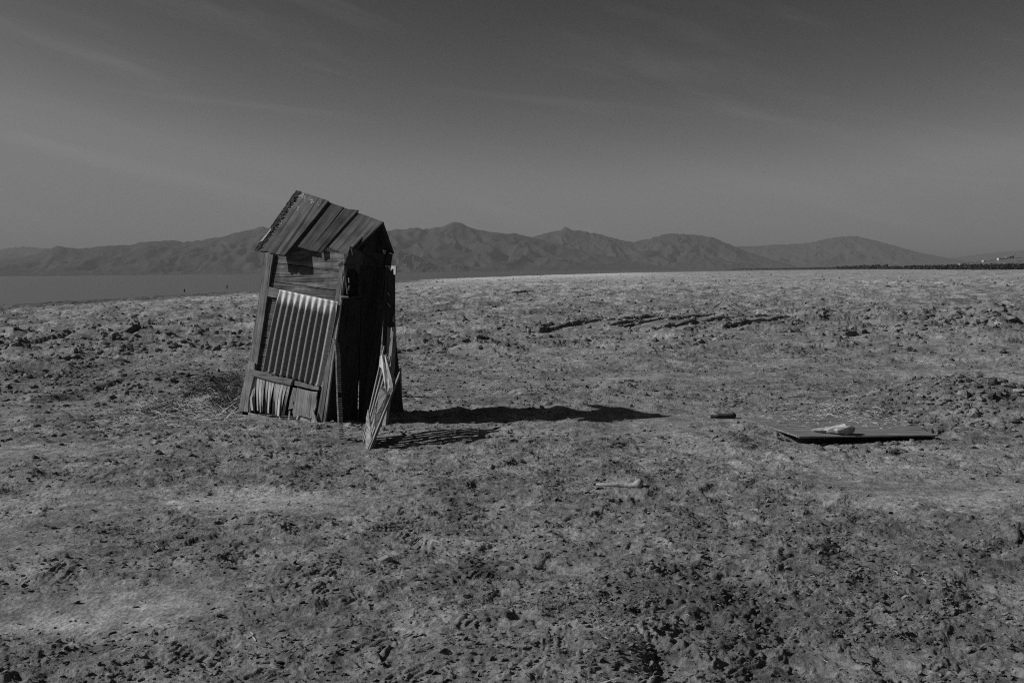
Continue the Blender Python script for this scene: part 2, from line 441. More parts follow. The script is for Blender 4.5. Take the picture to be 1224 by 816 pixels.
def soil(name):
    m = bpy.data.materials.new(name); t, b = nodes(m); N, L = t.nodes, t.links
    at_ = N.new('ShaderNodeAttribute'); at_.attribute_name = 'tone'
    tc = N.new('ShaderNodeTexCoord')
    n1 = N.new('ShaderNodeTexNoise'); n1.inputs['Scale'].default_value = 9; n1.inputs['Detail'].default_value = 9; n1.inputs['Roughness'].default_value = .7
    n2 = N.new('ShaderNodeTexNoise'); n2.inputs['Scale'].default_value = 1.6; n2.inputs['Detail'].default_value = 8; n2.inputs['Roughness'].default_value = .6
    n3 = N.new('ShaderNodeTexVoronoi'); n3.inputs['Scale'].default_value = 42
    for n in (n1, n2, n3): L.new(tc.outputs['Object'], n.inputs['Vector'])
    r1 = ramp(t, [(.30, .45), (.5, 1.0), (.72, 1.60)]); L.new(n1.outputs[0], r1.inputs[0])
    r2 = ramp(t, [(.35, .70), (.5, 1.0), (.68, 1.34)]); L.new(n2.outputs[0], r2.inputs[0])
    m1 = N.new('ShaderNodeMath'); m1.operation = 'MULTIPLY'; L.new(r1.outputs[0], m1.inputs[0]); L.new(r2.outputs[0], m1.inputs[1])
    m2 = N.new('ShaderNodeMath'); m2.operation = 'MULTIPLY'; L.new(m1.outputs[0], m2.inputs[0]); L.new(at_.outputs['Fac'], m2.inputs[1])
    n4 = N.new('ShaderNodeTexNoise'); n4.inputs['Scale'].default_value = 38; n4.inputs['Detail'].default_value = 6; n4.inputs['Roughness'].default_value = .7
    L.new(tc.outputs['Object'], n4.inputs['Vector'])
    r4 = ramp(t, [(.34, .66), (.5, 1.0), (.68, 1.34)]); L.new(n4.outputs[0], r4.inputs[0])
    m3 = N.new('ShaderNodeMath'); m3.operation = 'MULTIPLY'; L.new(m2.outputs[0], m3.inputs[0]); L.new(r4.outputs[0], m3.inputs[1])
    L.new(m3.outputs[0], b.inputs['Base Color'])
    b.inputs['Roughness'].default_value = .95; b.inputs['Specular IOR Level'].default_value = .08
    bp = N.new('ShaderNodeBump'); bp.inputs['Distance'].default_value = .05
    ra = N.new('ShaderNodeAttribute'); ra.attribute_name = 'rough'
    rs = N.new('ShaderNodeMapRange'); rs.inputs['To Min'].default_value = .30; rs.inputs['To Max'].default_value = 1.0; L.new(ra.outputs['Fac'], rs.inputs['Value']); L.new(rs.outputs[0], bp.inputs['Strength'])
    L.new(n1.outputs[0], bp.inputs['Height'])
    bp2 = N.new('ShaderNodeBump'); bp2.inputs['Strength'].default_value = .35; bp2.inputs['Distance'].default_value = .012
    L.new(n3.outputs['Distance'], bp2.inputs['Height']); L.new(bp.outputs[0], bp2.inputs['Normal'])
    bp3 = N.new('ShaderNodeBump'); L.new(rs.outputs[0], bp3.inputs['Strength']); bp3.inputs['Distance'].default_value = .02
    L.new(n4.outputs[0], bp3.inputs['Height']); L.new(bp2.outputs[0], bp3.inputs['Normal'])
    L.new(bp3.outputs[0], b.inputs['Normal'])
    return m
M_soil = soil('dry_soil')
M_roof = wood('roof_wood', .025, .075, .17, 1.6, 20, .6, spots=.0)
M_roof_worn = wood('roof_wood_worn', .02, .085, .17, 1.2, 14, .6, spots=.0)
M_roof_dark = wood('roof_wood_dark', .015, .05, .10, 1.6, 20, .6)
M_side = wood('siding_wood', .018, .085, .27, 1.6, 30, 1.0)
M_post = wood('post_wood', .05, .13, .24, 3, 50, .6)
M_rail = wood('rail_wood', .06, .15, .24, 3, 50, .6)
M_pale = wood('bleached_wood', .14, .36, .52, 3, 55, .8)
M_pale_mid = wood('grey_wood', .08, .20, .34, 3, 55, .8)
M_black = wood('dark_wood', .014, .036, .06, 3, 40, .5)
M_ply = wood('sheet_wood', .09, .16, .24, 2, 14, .3)
M_drift = wood('drift_wood', .16, .36, .52, 4, 50, .9)
M_bone = plain('bleached_bone', .30, .8, .3, 40)
M_tin_dark = plain('rusted_tin', .05, .6, .4, 14, .3)
M_strip = plain('galvanised_strip', .22, .6, .35, 30, .2)
M_leaf = plain('dark_foliage', .035, .9, .4, .5)
M_white = plain('white_paint', .5, .6, .05, 2)
M_roofing = plain('grey_roofing', .2, .8, .2, 2)
M_straw = plain('dry_straw', .45, .8, .35, 6)
M_brush = plain('dry_brush', .085, .9, .5, 6)
M_stone = plain('grey_stone', .24, .9, .3, 18)

# ------------------------------------------------------------------ ground: one sheet, fine where the photo looks closest
def make_ground():
    fine = np.arange(-0.585, 0.5851, 0.00092)                       # bearing from straight ahead
    coarse = np.linspace(0.585, 2 * math.pi - 0.585, 110)[1:-1]
    th = np.concatenate([fine, coarse])
    rad = [0.25, .6, 1.0, 1.5, 2.0, 2.5, 2.9]
    r = 3.2
    while r < 26000:
        rad.append(r)
        r *= 1.0023 if r < 12 else (1.0036 if r < 60 else (1.0045 if r < 120 else (1.02 if r < 400 else 1.04)))
    rad = np.array(rad)
    T, Rr = np.meshgrid(th, rad)
    x = (Rr * np.sin(T)).ravel(); y = (Rr * np.cos(T)).ravel()
    d = Rr.ravel()
    cell = np.maximum(.00092 * d, np.where(d < 12, .0020, np.where(d < 60, .0030, np.where(d < 120, .0036, .02))) * d)
    wide = np.abs(((T.ravel() + math.pi) % (2 * math.pi)) - math.pi) > .586
    cell = np.where(wide, .05 * d, cell)
    cell = np.where(d < 3.2, .1, cell)
    zb = h_base(x, y)
    z = zb.copy()
    nearm = d < 140
    z[nearm] += h_detail(x[nearm], y[nearm], cell[nearm])
    far = ~nearm
    # tone: the soil's own colour (dust pale, damp dark)
    R = roughness(x, y)
    ds = x - shore_x(y)
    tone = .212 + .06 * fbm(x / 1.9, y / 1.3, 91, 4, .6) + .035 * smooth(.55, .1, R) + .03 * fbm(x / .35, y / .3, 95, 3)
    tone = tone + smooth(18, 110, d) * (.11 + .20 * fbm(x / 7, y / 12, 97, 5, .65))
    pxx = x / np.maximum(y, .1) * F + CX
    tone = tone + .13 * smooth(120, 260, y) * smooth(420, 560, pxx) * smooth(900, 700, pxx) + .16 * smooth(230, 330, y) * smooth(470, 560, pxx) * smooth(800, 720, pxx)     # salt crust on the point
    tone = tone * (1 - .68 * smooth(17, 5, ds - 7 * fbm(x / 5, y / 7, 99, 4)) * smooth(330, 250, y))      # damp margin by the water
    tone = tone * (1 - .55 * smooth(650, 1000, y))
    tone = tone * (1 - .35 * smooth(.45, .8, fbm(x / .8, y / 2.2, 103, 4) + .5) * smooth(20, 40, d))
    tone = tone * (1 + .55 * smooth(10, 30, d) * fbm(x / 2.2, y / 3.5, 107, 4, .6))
    for px, py, rx, ry, k in ((960, 545, 1.6, .45, .05), (330, 602, .9, .35, .05), (60, 738, .4, .22, .045), (1150, 600, .8, .35, .05), (750, 765, .28, .16, .06), (130, 600, .9, .3, .035),
                              (420, 518, 1.4, .3, .04), (640, 520, 1.2, .3, .035), (1060, 640, .5, .3, -.03), (600, 700, .9, .4, -.02), (800, 700, .8, .5, -.02), (60, 450, 4, 2, -.04), (230, 460, 1.5, .8, -.05)):
        p = on_z(px, py); tone = tone + k * np.exp(-(((x - p.x) / rx) ** 2 + ((y - p.y) / ry) ** 2))
    tone = np.clip(tone, .04, .55)
    nr, nt = len(rad), len(th)
    idx = np.arange(nr * nt).reshape(nr, nt)
    a = idx[:-1]; b_ = idx[1:]
    Q = np.stack([a, np.roll(a, -1, 1), np.roll(b_, -1, 1), b_], -1).reshape(-1, 4)
    V = np.stack([x, y, z], -1)
    # close the middle with a small ring
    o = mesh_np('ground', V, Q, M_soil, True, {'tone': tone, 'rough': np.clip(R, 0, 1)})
    tag(o, kind='structure')
    print('ground verts', len(V))
make_ground()

# ------------------------------------------------------------------ lake
def water_mat():
    m = bpy.data.materials.new('lake_water'); t, b = nodes(m); N, L = t.nodes, t.links
    b.inputs['Base Color'].default_value = (.045, .045, .045, 1); b.inputs['Roughness'].default_value = .2; b.inputs['IOR'].default_value = 1.33
    tc = N.new('ShaderNodeTexCoord'); mp = N.new('ShaderNodeMapping'); mp.inputs['Scale'].default_value = (.12, .5, 1)
    n = N.new('ShaderNodeTexNoise'); n.inputs['Scale'].default_value = 1.0; n.inputs['Detail'].default_value = 5
    L.new(tc.outputs['Object'], mp.inputs['Vector']); L.new(mp.outputs[0], n.inputs['Vector'])
    bp = N.new('ShaderNodeBump'); bp.inputs['Strength'].default_value = .25; bp.inputs['Distance'].default_value = .3
    L.new(n.outputs[0], bp.inputs['Height']); L.new(bp.outputs[0], b.inputs['Normal'])
    return m
def make_lake():
    V = []; Q = []
    rows = np.concatenate([np.linspace(-400, 800, 25), np.geomspace(900, 6400, 16)])
    for i, yy in enumerate(rows):
        V += [(-9000 if yy > 0 else -3000, yy, WATER_Z), (float(shore_x(yy)) + 4, yy, WATER_Z)]
        if i: k = 2 * i; Q.append((k - 2, k - 1, k + 1, k))
    tag(mesh_np('water', V, Q, water_mat(), True), kind='structure')
make_lake()

# ------------------------------------------------------------------ mountains
def rock_mat():
    m = bpy.data.materials.new('desert_rock'); t, b = nodes(m); N, L = t.nodes, t.links
    tc = N.new('ShaderNodeTexCoord'); n = N.new('ShaderNodeTexNoise'); n.inputs['Scale'].default_value = .004; n.inputs['Detail'].default_value = 9; n.inputs['Roughness'].default_value = .65
    L.new(tc.outputs['Object'], n.inputs['Vector'])
    r = ramp(t, [(.3, .035), (.7, .07)]); L.new(n.outputs[0], r.inputs[0]); L.new(r.outputs[0], b.inputs['Base Color'])
    b.inputs['Roughness'].default_value = 1; b.inputs['Specular IOR Level'].default_value = 0
    return m
M_rock = rock_mat()
def horizon(px): return 330 - .00995 * px
def make_range(name, sky_pts, Rc, depth, seed, foot):
    px = np.array([p[0] for p in sky_pts], float); py = np.array([p[1] for p in sky_pts], float)
    ths = np.linspace((px[0] - CX) / F, (px[-1] - CX) / F, 700)
    tt = np.linspace(-1, 1, 130)
    T, U = np.meshgrid(ths, tt)                      # T tangent of the bearing, U across the range
    pxs = T * F + CX
    H = np.maximum((horizon(pxs) - np.interp(pxs, px, py)) / F * Rc, 0)
    Y = Rc + U * depth * (1 + .0 * T)
    X = T * Y
    sc = depth * .55
    spur = 1 - np.abs(perlin(X / sc * 1.6 + .35 * U, Y / sc * .55, seed)) * 1.5
    spur2 = 1 - np.abs(perlin(X / sc * 4.1 + .6 * perlin(X / sc * 2, Y / sc * 2, seed + 4), Y / sc * 1.5, seed + 1)) * 1.5
    spur3 = 1 - np.abs(perlin(X / sc * 10 + .5 * perlin(X / sc * 5, Y / sc * 5, seed + 5), Y / sc * 4, seed + 2)) * 1.5
    A = np.abs(U)
    prof = (1 - A) ** 1.25
    rough_ = .50 * spur + .32 * spur2 + .18 * spur3
    env = 4 * A * (1 - A)
    h = H * (prof + env * (rough_ - .62) * .52)
    h = h + H * .035 * (spur3 - .5) * (1 - A)
    # gravel fan at the foot
    h = np.maximum(h, 0) + foot * (1 - A) * smooth(0, 20, H)
    Z = h - 3
    V = np.stack([X.ravel(), Y.ravel(), Z.ravel()], -1)
    n0, n1 = T.shape
    idx = np.arange(n0 * n1).reshape(n0, n1)
    Q = np.stack([idx[:-1, :-1], idx[:-1, 1:], idx[1:, 1:], idx[1:, :-1]], -1).reshape(-1, 4)
    tag(mesh_np(name, V, Q, M_rock, True), kind='structure')
R_MAIN = [(-420, 300), (-300, 306), (-150, 309), (-60, 314), (0, 312.5), (31, 309), (52, 302.7), (72, 295.6), (85, 297.5), (99, 299), (115, 297), (131, 295.4), (157, 294), (170, 291.7), (190, 290), (209, 288.8), (220, 290.4), (240, 288.6), (254, 287),
          (272, 283), (293, 278), (316, 273), (345, 276), (380, 270), (420, 274), (460, 276.7), (480, 275.3), (499, 273.9), (510, 275.7), (528, 272.5), (537, 269), (545, 267.3), (557, 269.4), (575, 276.5), (590, 278), (606, 280), (625, 281.2),
          (638, 285), (655, 290), (690, 299), (730, 308), (770, 315), (810, 321)]
R_MID = [(560, 322), (600, 300), (630, 287), (638, 285), (653, 280), (669, 277), (677, 272.8), (690, 276.7), (705, 279), (721, 282.5), (745, 289), (758, 291), (779, 285.6), (792, 282), (805, 280.7), (834, 282.5), (849, 284), (863, 289.7), (876, 294.5), (890, 301), (920, 311), (955, 320)]
R_FAR = [(800, 316), (850, 301), (876, 295), (903, 295), (925, 293), (940, 292.6), (969, 290.5), (987, 286), (1000, 284), (1012, 283), (1023, 282.9), (1037, 286), (1070, 294.5), (1099, 302.8), (1128, 308), (1160, 314), (1200, 318)]
R_LEFT = [(-500, 290), (-300, 296), (-120, 306), (-40, 305), (0, 300), (14, 297), (30, 295), (48, 296), (62, 297.5), (90, 306), (130, 318), (170, 328)]
R_RIGHT = [(1080, 318), (1130, 309), (1180, 303), (1224, 299), (1330, 292), (1500, 284), (1800, 290)]
R_FRONT = [(380, 322), (420, 306), (455, 299), (478, 298.5), (500, 305), (522, 316), (532, 318), (541, 314), (552, 313), (562, 318), (580, 322)]
make_range('mountains', R_MAIN, 7600, 1700, 5, 14)
make_range('mountains_middle', R_MID, 8700, 1500, 15, 14)
make_range('mountains_far', R_FAR, 11500, 1700, 25, 10)
make_range('hills_far_left', R_LEFT, 13500, 1500, 35, 8)
make_range('hills_far_right', R_RIGHT, 14500, 1500, 45, 8)
make_range('foothills', R_FRONT, 6000, 420, 55, 2)

# ------------------------------------------------------------------ haze
def make_haze():
    m = bpy.data.materials.new('haze_air'); m.use_nodes = True; t = m.node_tree; t.nodes.clear()
    out = t.nodes.new('ShaderNodeOutputMaterial'); v = t.nodes.new('ShaderNodeVolumePrincipled')
    v.inputs['Color'].default_value = (.44, .44, .44, 1); v.inputs['Density'].default_value = 0.9e-4; v.inputs['Anisotropy'].default_value = 0.0
    t.links.new(v.outputs[0], out.inputs['Volume'])
    x0, x1, y0, y1, z0, z1 = -21000, 21000, -600, 17500, -9.0, 470
    V = [(x, y, z) for z in (z0, z1) for y in (y0, y1) for x in (x0, x1)]
    Q = [(0, 2, 3, 1), (4, 5, 7, 6), (0, 1, 5, 4), (2, 6, 7, 3), (0, 4, 6, 2), (1, 3, 7, 5)]
    tag(mesh_np('haze', V, Q, m, False), kind='stuff')
make_haze()

# ------------------------------------------------------------------ the leaning shed
pA = Vector((-3.06, 11.15, .0)); pB = Vector((-2.0, 10.46, 0)); pC = Vector((-1.62, 10.72, 0)); pD = pA + pC - pB
tA = at(320, 305, 11.15); tB = at(412, 318, 10.46); tC = at(466, 303, 10.72); tD = tA + tC - tB
shed = empty('shed', ((pA + pC) / 2).to_tuple(), 'small leaning wooden shed with a slipped plank roof and corrugated metal on its sunlit side', 'shed')
nL = ((pB - pA).cross(tB - pA)).normalized()
if nL.y > 0: nL.negate()
uL = (pB - pA).normalized()
nF = ((pC - pB).cross(tB - pB)).normalized()
if nF.x < 0: nF.negate()
upL = (tB - pB).normalized()
def wl_(px, py, off=0.0): return on_plane(px, py, pB + nL * off, nL)
def wf_(px, py, off=0.0): return on_plane(px, py, pB + nF * off, nF)
def wall_piece(name, pix, off, th, grain, mat, rag=None, bevel=.004, fn=wl_, n=None, label=None, seed=1):
    n = n or (nL if fn is wl_ else nF)
    poly = [fn(x, y, off) for x, y in pix]
    if rag: poly = ragged(poly, rag[0], rag[1], seed)
    m = MB(); m.prism(poly, -n * th, grain)
    return m.build(name, mat, shed, bevel=bevel, label=label)
# sunlit side: horizontal siding in three runs, posts, rails
def siding(name, x0y0, rows, mat, off, seed):
    pass
r_ = random.Random(4)
def lerp(a, b, t): return (a[0] + (b[0] - a[0]) * t, a[1] + (b[1] - a[1]) * t)
sid = MB()
TLp, TRp, BLp, BRp = (319, 290), (413, 303), (289, 492), (387, 506)
nb = 9
for k in range(7):
    a0, a1 = k / nb, (k + 1) / nb - .004
    poly = [lerp(TLp, BLp, a0), lerp(TRp, BRp, a0), lerp(TRp, BRp, a1), lerp(TLp, BLp, a1)]
    poly = [wl_(x, y, 0.0 + r_.uniform(-.003, .006)) for x, y in poly]
    sid.prism(poly, -nL * .018, uL)
sid.build('siding', M_side, shed)
wall_piece('corner_post', [(317.5, 300), (327, 303), (317, 372), (307.5, 436), (297, 434), (308, 368)], .034, .05, upL, M_post, (.12, .008))
wall_piece('post_splice', [(296.5, 431), (305, 434), (304, 448), (300.5, 462), (297.5, 476), (296.5, 492.5), (284.5, 491.5), (289, 465)], .046, .05, upL, M_pale_mid, (.12, .008))
wall_piece('corner_post', [(405.5, 318), (412, 318), (400, 405), (384, 508), (377, 506.5), (394, 405)], .036, .05, upL, M_post, (.25, .006))
wall_piece('edge_strip', [(409.5, 330), (411.5, 330), (400, 420), (388.5, 507), (385.5, 507.5), (399, 405)], .035, .02, upL, M_pale_mid)
wall_piece('rail', [(313, 340), (340, 348), (339, 359), (311, 352)], .032, .030, uL, M_post, (.1, .006))
wall_piece('rail', [(297.5, 440.5), (330, 449), (350, 453.5), (347, 460.5), (322, 455), (296.5, 447.5)], .050, .035, uL, M_rail, (.08, .006))
wall_piece('rail', [(352, 455), (366, 458), (381.5, 461.5), (380.5, 467), (366, 464), (351.5, 460.5)], .045, .035, uL, M_rail, (.06, .01))
# corrugated sheet
def corrugated():
    m = MB(); n_r, per, rows = 9.6, 14, 40
    TL, TR, BR, BL = (335, 346), (404.5, 360.5), (383, 462), (315, 443.5)
    cols = int(n_r * per); g = []
    L = (wl_(*TR) - wl_(*TL)).length; n = 0.05
    for j in range(rows + 1):
        v = j / rows; row = []
        for i in range(cols + 1):
            u = i / cols
            a = lerp(lerp(TL, BL, v), lerp(TR, BR, v), u)
            bend = .012 * math.sin(v * 3.0 + u * 2) + (.010 * math.sin(u * 9) if j in (0, rows) else 0)
            row.append(wl_(a[0], a[1] + .8 * math.sin(i * .9) * (j == rows), .056) + nL * (bend + .0138 * (.5 + .5 * min(1, max(0, (v - .04) / .1))) * math.cos(2 * math.pi * u * n_r)))
        g.append(row)
    for j in range(rows):
        for i in range(cols):
            uvq = [(i / cols, 1 - j / rows), ((i + 1) / cols, 1 - j / rows), ((i + 1) / cols, 1 - (j + 1) / rows), (i / cols, 1 - (j + 1) / rows)]
            m.face([g[j][i], g[j][i + 1], g[j + 1][i + 1], g[j + 1][i]], uvq)
    import bmesh as _bm
    mat = bpy.data.materials.new('weathered_corrugated_metal'); t, b = nodes(mat); N, L2 = t.nodes, t.links
    uv = N.new('ShaderNodeUVMap'); uv.uv_map = 'grain'
    sepx = N.new('ShaderNodeSeparateXYZ'); L2.new(uv.outputs[0], sepx.inputs[0])
    mpn = N.new('ShaderNodeMapping'); mpn.inputs['Scale'].default_value = (40, 5, 1); L2.new(uv.outputs[0], mpn.inputs['Vector'])
    nn = N.new('ShaderNodeTexNoise'); nn.inputs['Scale'].default_value = 1; nn.inputs['Detail'].default_value = 6; L2.new(mpn.outputs[0], nn.inputs['Vector'])
    nn2 = N.new('ShaderNodeTexNoise'); nn2.inputs['Scale'].default_value = 30; nn2.inputs['Detail'].default_value = 6; L2.new(uv.outputs[0], nn2.inputs['Vector'])
    # rust has eaten all but the lapped top end and the last rib
    ad1 = N.new('ShaderNodeMath'); ad1.operation = 'MULTIPLY_ADD'; ad1.inputs[1].default_value = .16; L2.new(nn.outputs[0], ad1.inputs[0]); L2.new(sepx.outputs['Y'], ad1.inputs[2])
    e1 = N.new('ShaderNodeMapRange'); e1.inputs['From Min'].default_value = .90; e1.inputs['From Max'].default_value = .96; L2.new(ad1.outputs[0], e1.inputs['Value'])
    e2 = N.new('ShaderNodeMapRange'); e2.inputs['From Min'].default_value = .92; e2.inputs['From Max'].default_value = .95; L2.new(sepx.outputs['X'], e2.inputs['Value'])
    mxx = N.new('ShaderNodeMath'); mxx.operation = 'MAXIMUM'; L2.new(e1.outputs[0], mxx.inputs[0]); L2.new(e2.outputs[0], mxx.inputs[1])
    r1 = ramp(t, [(.3, .10), (.55, .15), (.75, .22)]); L2.new(nn2.outputs[0], r1.inputs[0])
    r2 = ramp(t, [(.3, .36), (.7, .55)]); L2.new(nn2.outputs[0], r2.inputs[0])
    mix = N.new('ShaderNodeMix'); mix.data_type = 'RGBA'; L2.new(mxx.outputs[0], mix.inputs['Factor']); L2.new(r1.outputs[0], mix.inputs['A']); L2.new(r2.outputs[0], mix.inputs['B'])
    L2.new(mix.outputs['Result'], b.inputs['Base Color']); b.inputs['Roughness'].default_value = .6; b.inputs['Metallic'].default_value = .1
    o = m.build('corrugated_sheet', mat, shed, smooth_shade=True)
    me = o.data; bm = _bm.new(); bm.from_mesh(me); _bm.ops.remove_doubles(bm, verts=bm.verts[:], dist=.0004); _bm.ops.recalc_face_normals(bm, faces=bm.faces[:]); bm.to_mesh(me); bm.free()
    for p in me.polygons: p.use_smooth = True
    sm = o.modifiers.new('thick', 'SOLIDIFY'); sm.thickness = .003; sm.offset = 0
corrugated()
# warped splitting veneer along the foot of the side
def splits():
    m = MB(); rr = random.Random(9)
    tops = np.linspace(301, 345.5, 13)
    for k, xt in enumerate(tops):
        f = k / 12
        xb = 301.5 + f * 36 + rr.uniform(-1, 1); yt = 449 + f * 10.5; yb = 491 + f * 10 + rr.uniform(-3, 3)
        w_t, w_b = rr.uniform(2.8, 4.0), rr.uniform(1.1, 2.4)
        pl, prr = [], []
        bow = rr.uniform(-1.8, .5); o1 = rr.uniform(.02, .05)
        for j in range(7):
            v = j / 6
            cx_ = xt + (xb - xt) * v + bow * math.sin(v * math.pi); cy_ = yt + (yb - yt) * v; w_ = w_t + (w_b - w_t) * v
            of = .022 + o1 * v ** 2 * 1.2; tw = .012 * math.sin(k * 1.7) * v
            pl.append(wl_(cx_ - w_ / 2, cy_ - .3, of + tw)); prr.append(wl_(cx_ + w_ / 2, cy_ + .3, of - tw))
        o0 = rr.uniform(0, 30)
        for j in range(6):
            uvq = [(o0 + j * .06, 0), (o0 + j * .06, .03), (o0 + j * .06 + .06, .03), (o0 + j * .06 + .06, 0)]
            q = [pl[j], prr[j], prr[j + 1], pl[j + 1]]
            m.face(q, uvq); m.face([p - nL * .006 for p in reversed(q)], uvq)
            m.face([pl[j], pl[j + 1], pl[j + 1] - nL * .006, pl[j] - nL * .006], uvq)
            m.face([prr[j + 1], prr[j], prr[j] - nL * .006, prr[j + 1] - nL * .006], uvq)
    m.build('split_veneer', M_pale, shed, smooth_shade=False)
splits()
wall_piece('edge_batten', [(298, 450), (302, 451), (300.5, 462), (303.5, 470), (300, 482), (298.5, 493.5), (292.5, 492), (294.5, 480), (295, 470), (297.5, 460)], .035, .03, upL, M_pale, (.05, .006))
wall_piece('sill_board', [(296, 493), (310, 496), (338, 502), (350, 505), (340, 507), (312, 502), (297, 498)], .06, .03, uL, M_pale_mid, (.08, .008))
wall_piece('broken_board', [(350, 463), (354, 464), (353, 478), (350, 481), (352, 488), (344, 490), (346, 478), (348, 470)], .03, .015, upL, M_pale_mid, (.04, .012), seed=3)
wall_piece('foot_panel', [(354.5, 463), (379.5, 468), (378, 486), (374, 498), (370, 501), (358, 497), (351, 499), (349, 492)], .03, .016, upL, M_pale_mid, (.05, .012), seed=5)
wall_piece('foot_batten', [(345, 491), (347, 491), (346, 503), (343.5, 502)], .035, .01, upL, M_pale)
wall_piece('foot_batten', [(355, 496), (357, 497), (354.5, 505.5), (352, 505)], .045, .012, upL, M_pale)
wall_piece('foot_batten', [(359, 499), (367, 501), (371, 504), (364, 507), (357, 506)], .05, .012, uL, M_pale)
wall_piece('foot_shard', [(374, 489), (377, 498), (380.5, 509.5), (371, 508), (372.5, 499)], .075, .014, upL, M_pale)
# dark open side: near-black panels added to stand for its shaded interior
wall_piece('shade_panel', [(411, 357), (431.5, 357), (427.2, 506), (389, 508)], -.06, .02, upL, M_black, fn=wf_)
wall_piece('shade_panel', [(432.5, 305), (466, 300), (447, 503), (429.2, 506)], -.075, .02, upL, M_black, fn=wf_)
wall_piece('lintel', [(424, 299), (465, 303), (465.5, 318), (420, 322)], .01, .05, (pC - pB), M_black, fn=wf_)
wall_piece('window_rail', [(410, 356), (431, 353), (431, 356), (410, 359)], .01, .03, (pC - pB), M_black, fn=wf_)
wall_piece('shade_panel', [(411, 300), (432.3, 300), (431.3, 358), (409, 360)], -.14, .02, upL, M_black, fn=wf_)
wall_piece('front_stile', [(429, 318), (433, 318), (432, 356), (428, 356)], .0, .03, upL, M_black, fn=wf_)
g_ = MB()
def bit(px0, py0, px1, py1, Y, w, mat, name):
    m = MB(); a = at(px0, py0, Y); b = at(px1, py1, Y); m.bar(a, b, w, .012, (1, .2, 0)); m.build(name, mat, shed, bevel=.002)
bit(409.8, 323, 407.6, 353, 10.36, .010, M_pale_mid, 'lath')
bit(411.6, 323, 415.4, 352, 10.38, .014, M_pale_mid, 'lath')
bit(408, 354.5, 416.5, 355.5, 10.38, .028, M_pale_mid, 'window_sill')
bit(416.8, 332, 417.2, 338, 10.40, .012, M_pale, 'splinter_lit_spot')
bit(418, 341, 416.2, 347.5, 10.40, .016, M_pale_mid, 'splinter_lit_spot')
bit(408.8, 358, 404.6, 386, 10.36, .008, M_pale_mid, 'lath')
# torn tin at the eave corner, with its bright curled edges
m = MB()
m.prism(ragged([at(418.5, 294, 10.28), at(423.5, 297.5, 10.30), at(431, 300, 10.40), at(436, 306, 10.5), at(428, 327, 10.42), at(424, 321, 10.36), at(412, 320, 10.34), at(414.5, 309, 10.30)], .06, .012, 3), (.002, .008, 0), (0, 0, 1))
m.build('torn_tin', M_tin_dark, shed)
m = MB(); m.prism(ragged([at(404, 315.5, 10.26), at(409.5, 312.5, 10.26), at(411.3, 316, 10.26), at(406, 320, 10.26)], .03, .006, 4), (.0, .01, 0), (1, 0, 0)); m.build('splinter_lit_spot', M_pale_mid, shed)
m = MB(); m.prism([at(411.5, 303, 10.25), at(416.5, 304.5, 10.25), at(413.8, 309, 10.25), at(413.2, 315, 10.25), at(411.6, 309.5, 10.25)], (.0, .008, 0), (0, 0, 1)); m.build('splinter_lit_spot', M_pale_mid, shed)
m = MB(); m.prism([at(418.7, 295, 10.24), at(420.2, 297, 10.24), at(421.8, 305.5, 10.25), at(420.4, 305, 10.25)], (.0, .008, 0), (0, 0, 1)); m.build('splinter_lit_spot', M_pale_mid, shed)
# hidden sides: planks with gaps
def planks(p0, p1, q0, q1, n, skip=(), gap=.012):
    m = MB()
    for k in range(n):
        if k in skip: continue
        a, b = k / n, (k + 1) / n - gap
        lo0 = p0.lerp(p1, a); lo1 = p0.lerp(p1, b); hi0 = q0.lerp(q1, a); hi1 = q0.lerp(q1, b)
        nn = (lo1 - lo0).cross(hi0 - lo0).normalized()
        m.prism([lo0, lo1, hi1, hi0], nn * .018, hi0 - lo0)
    return m
hit = on_plane(428.3, 468, pD, ((pC - pD).cross(tD - pD)).normalized())
tt_ = (hit - pD).dot((pC - pD).normalized()) / (pC - pD).length
nn_ = 9
skipk = int(tt_ * nn_)
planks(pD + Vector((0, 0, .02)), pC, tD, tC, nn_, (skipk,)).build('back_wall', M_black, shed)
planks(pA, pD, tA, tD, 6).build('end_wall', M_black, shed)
for p, q in ((pC, tC), (pD, tD)):
    m = MB(); m.bar(p, q, .06, .06, (1, 0, 0)); m.build('corner_post', M_black, shed, bevel=.003)
m = MB(); m.bar(wf_(389, 508, -.12), wf_(450, 500, -.12), .05, .05, (0, 0, 1)); m.build('floor_sill', M_black, shed)
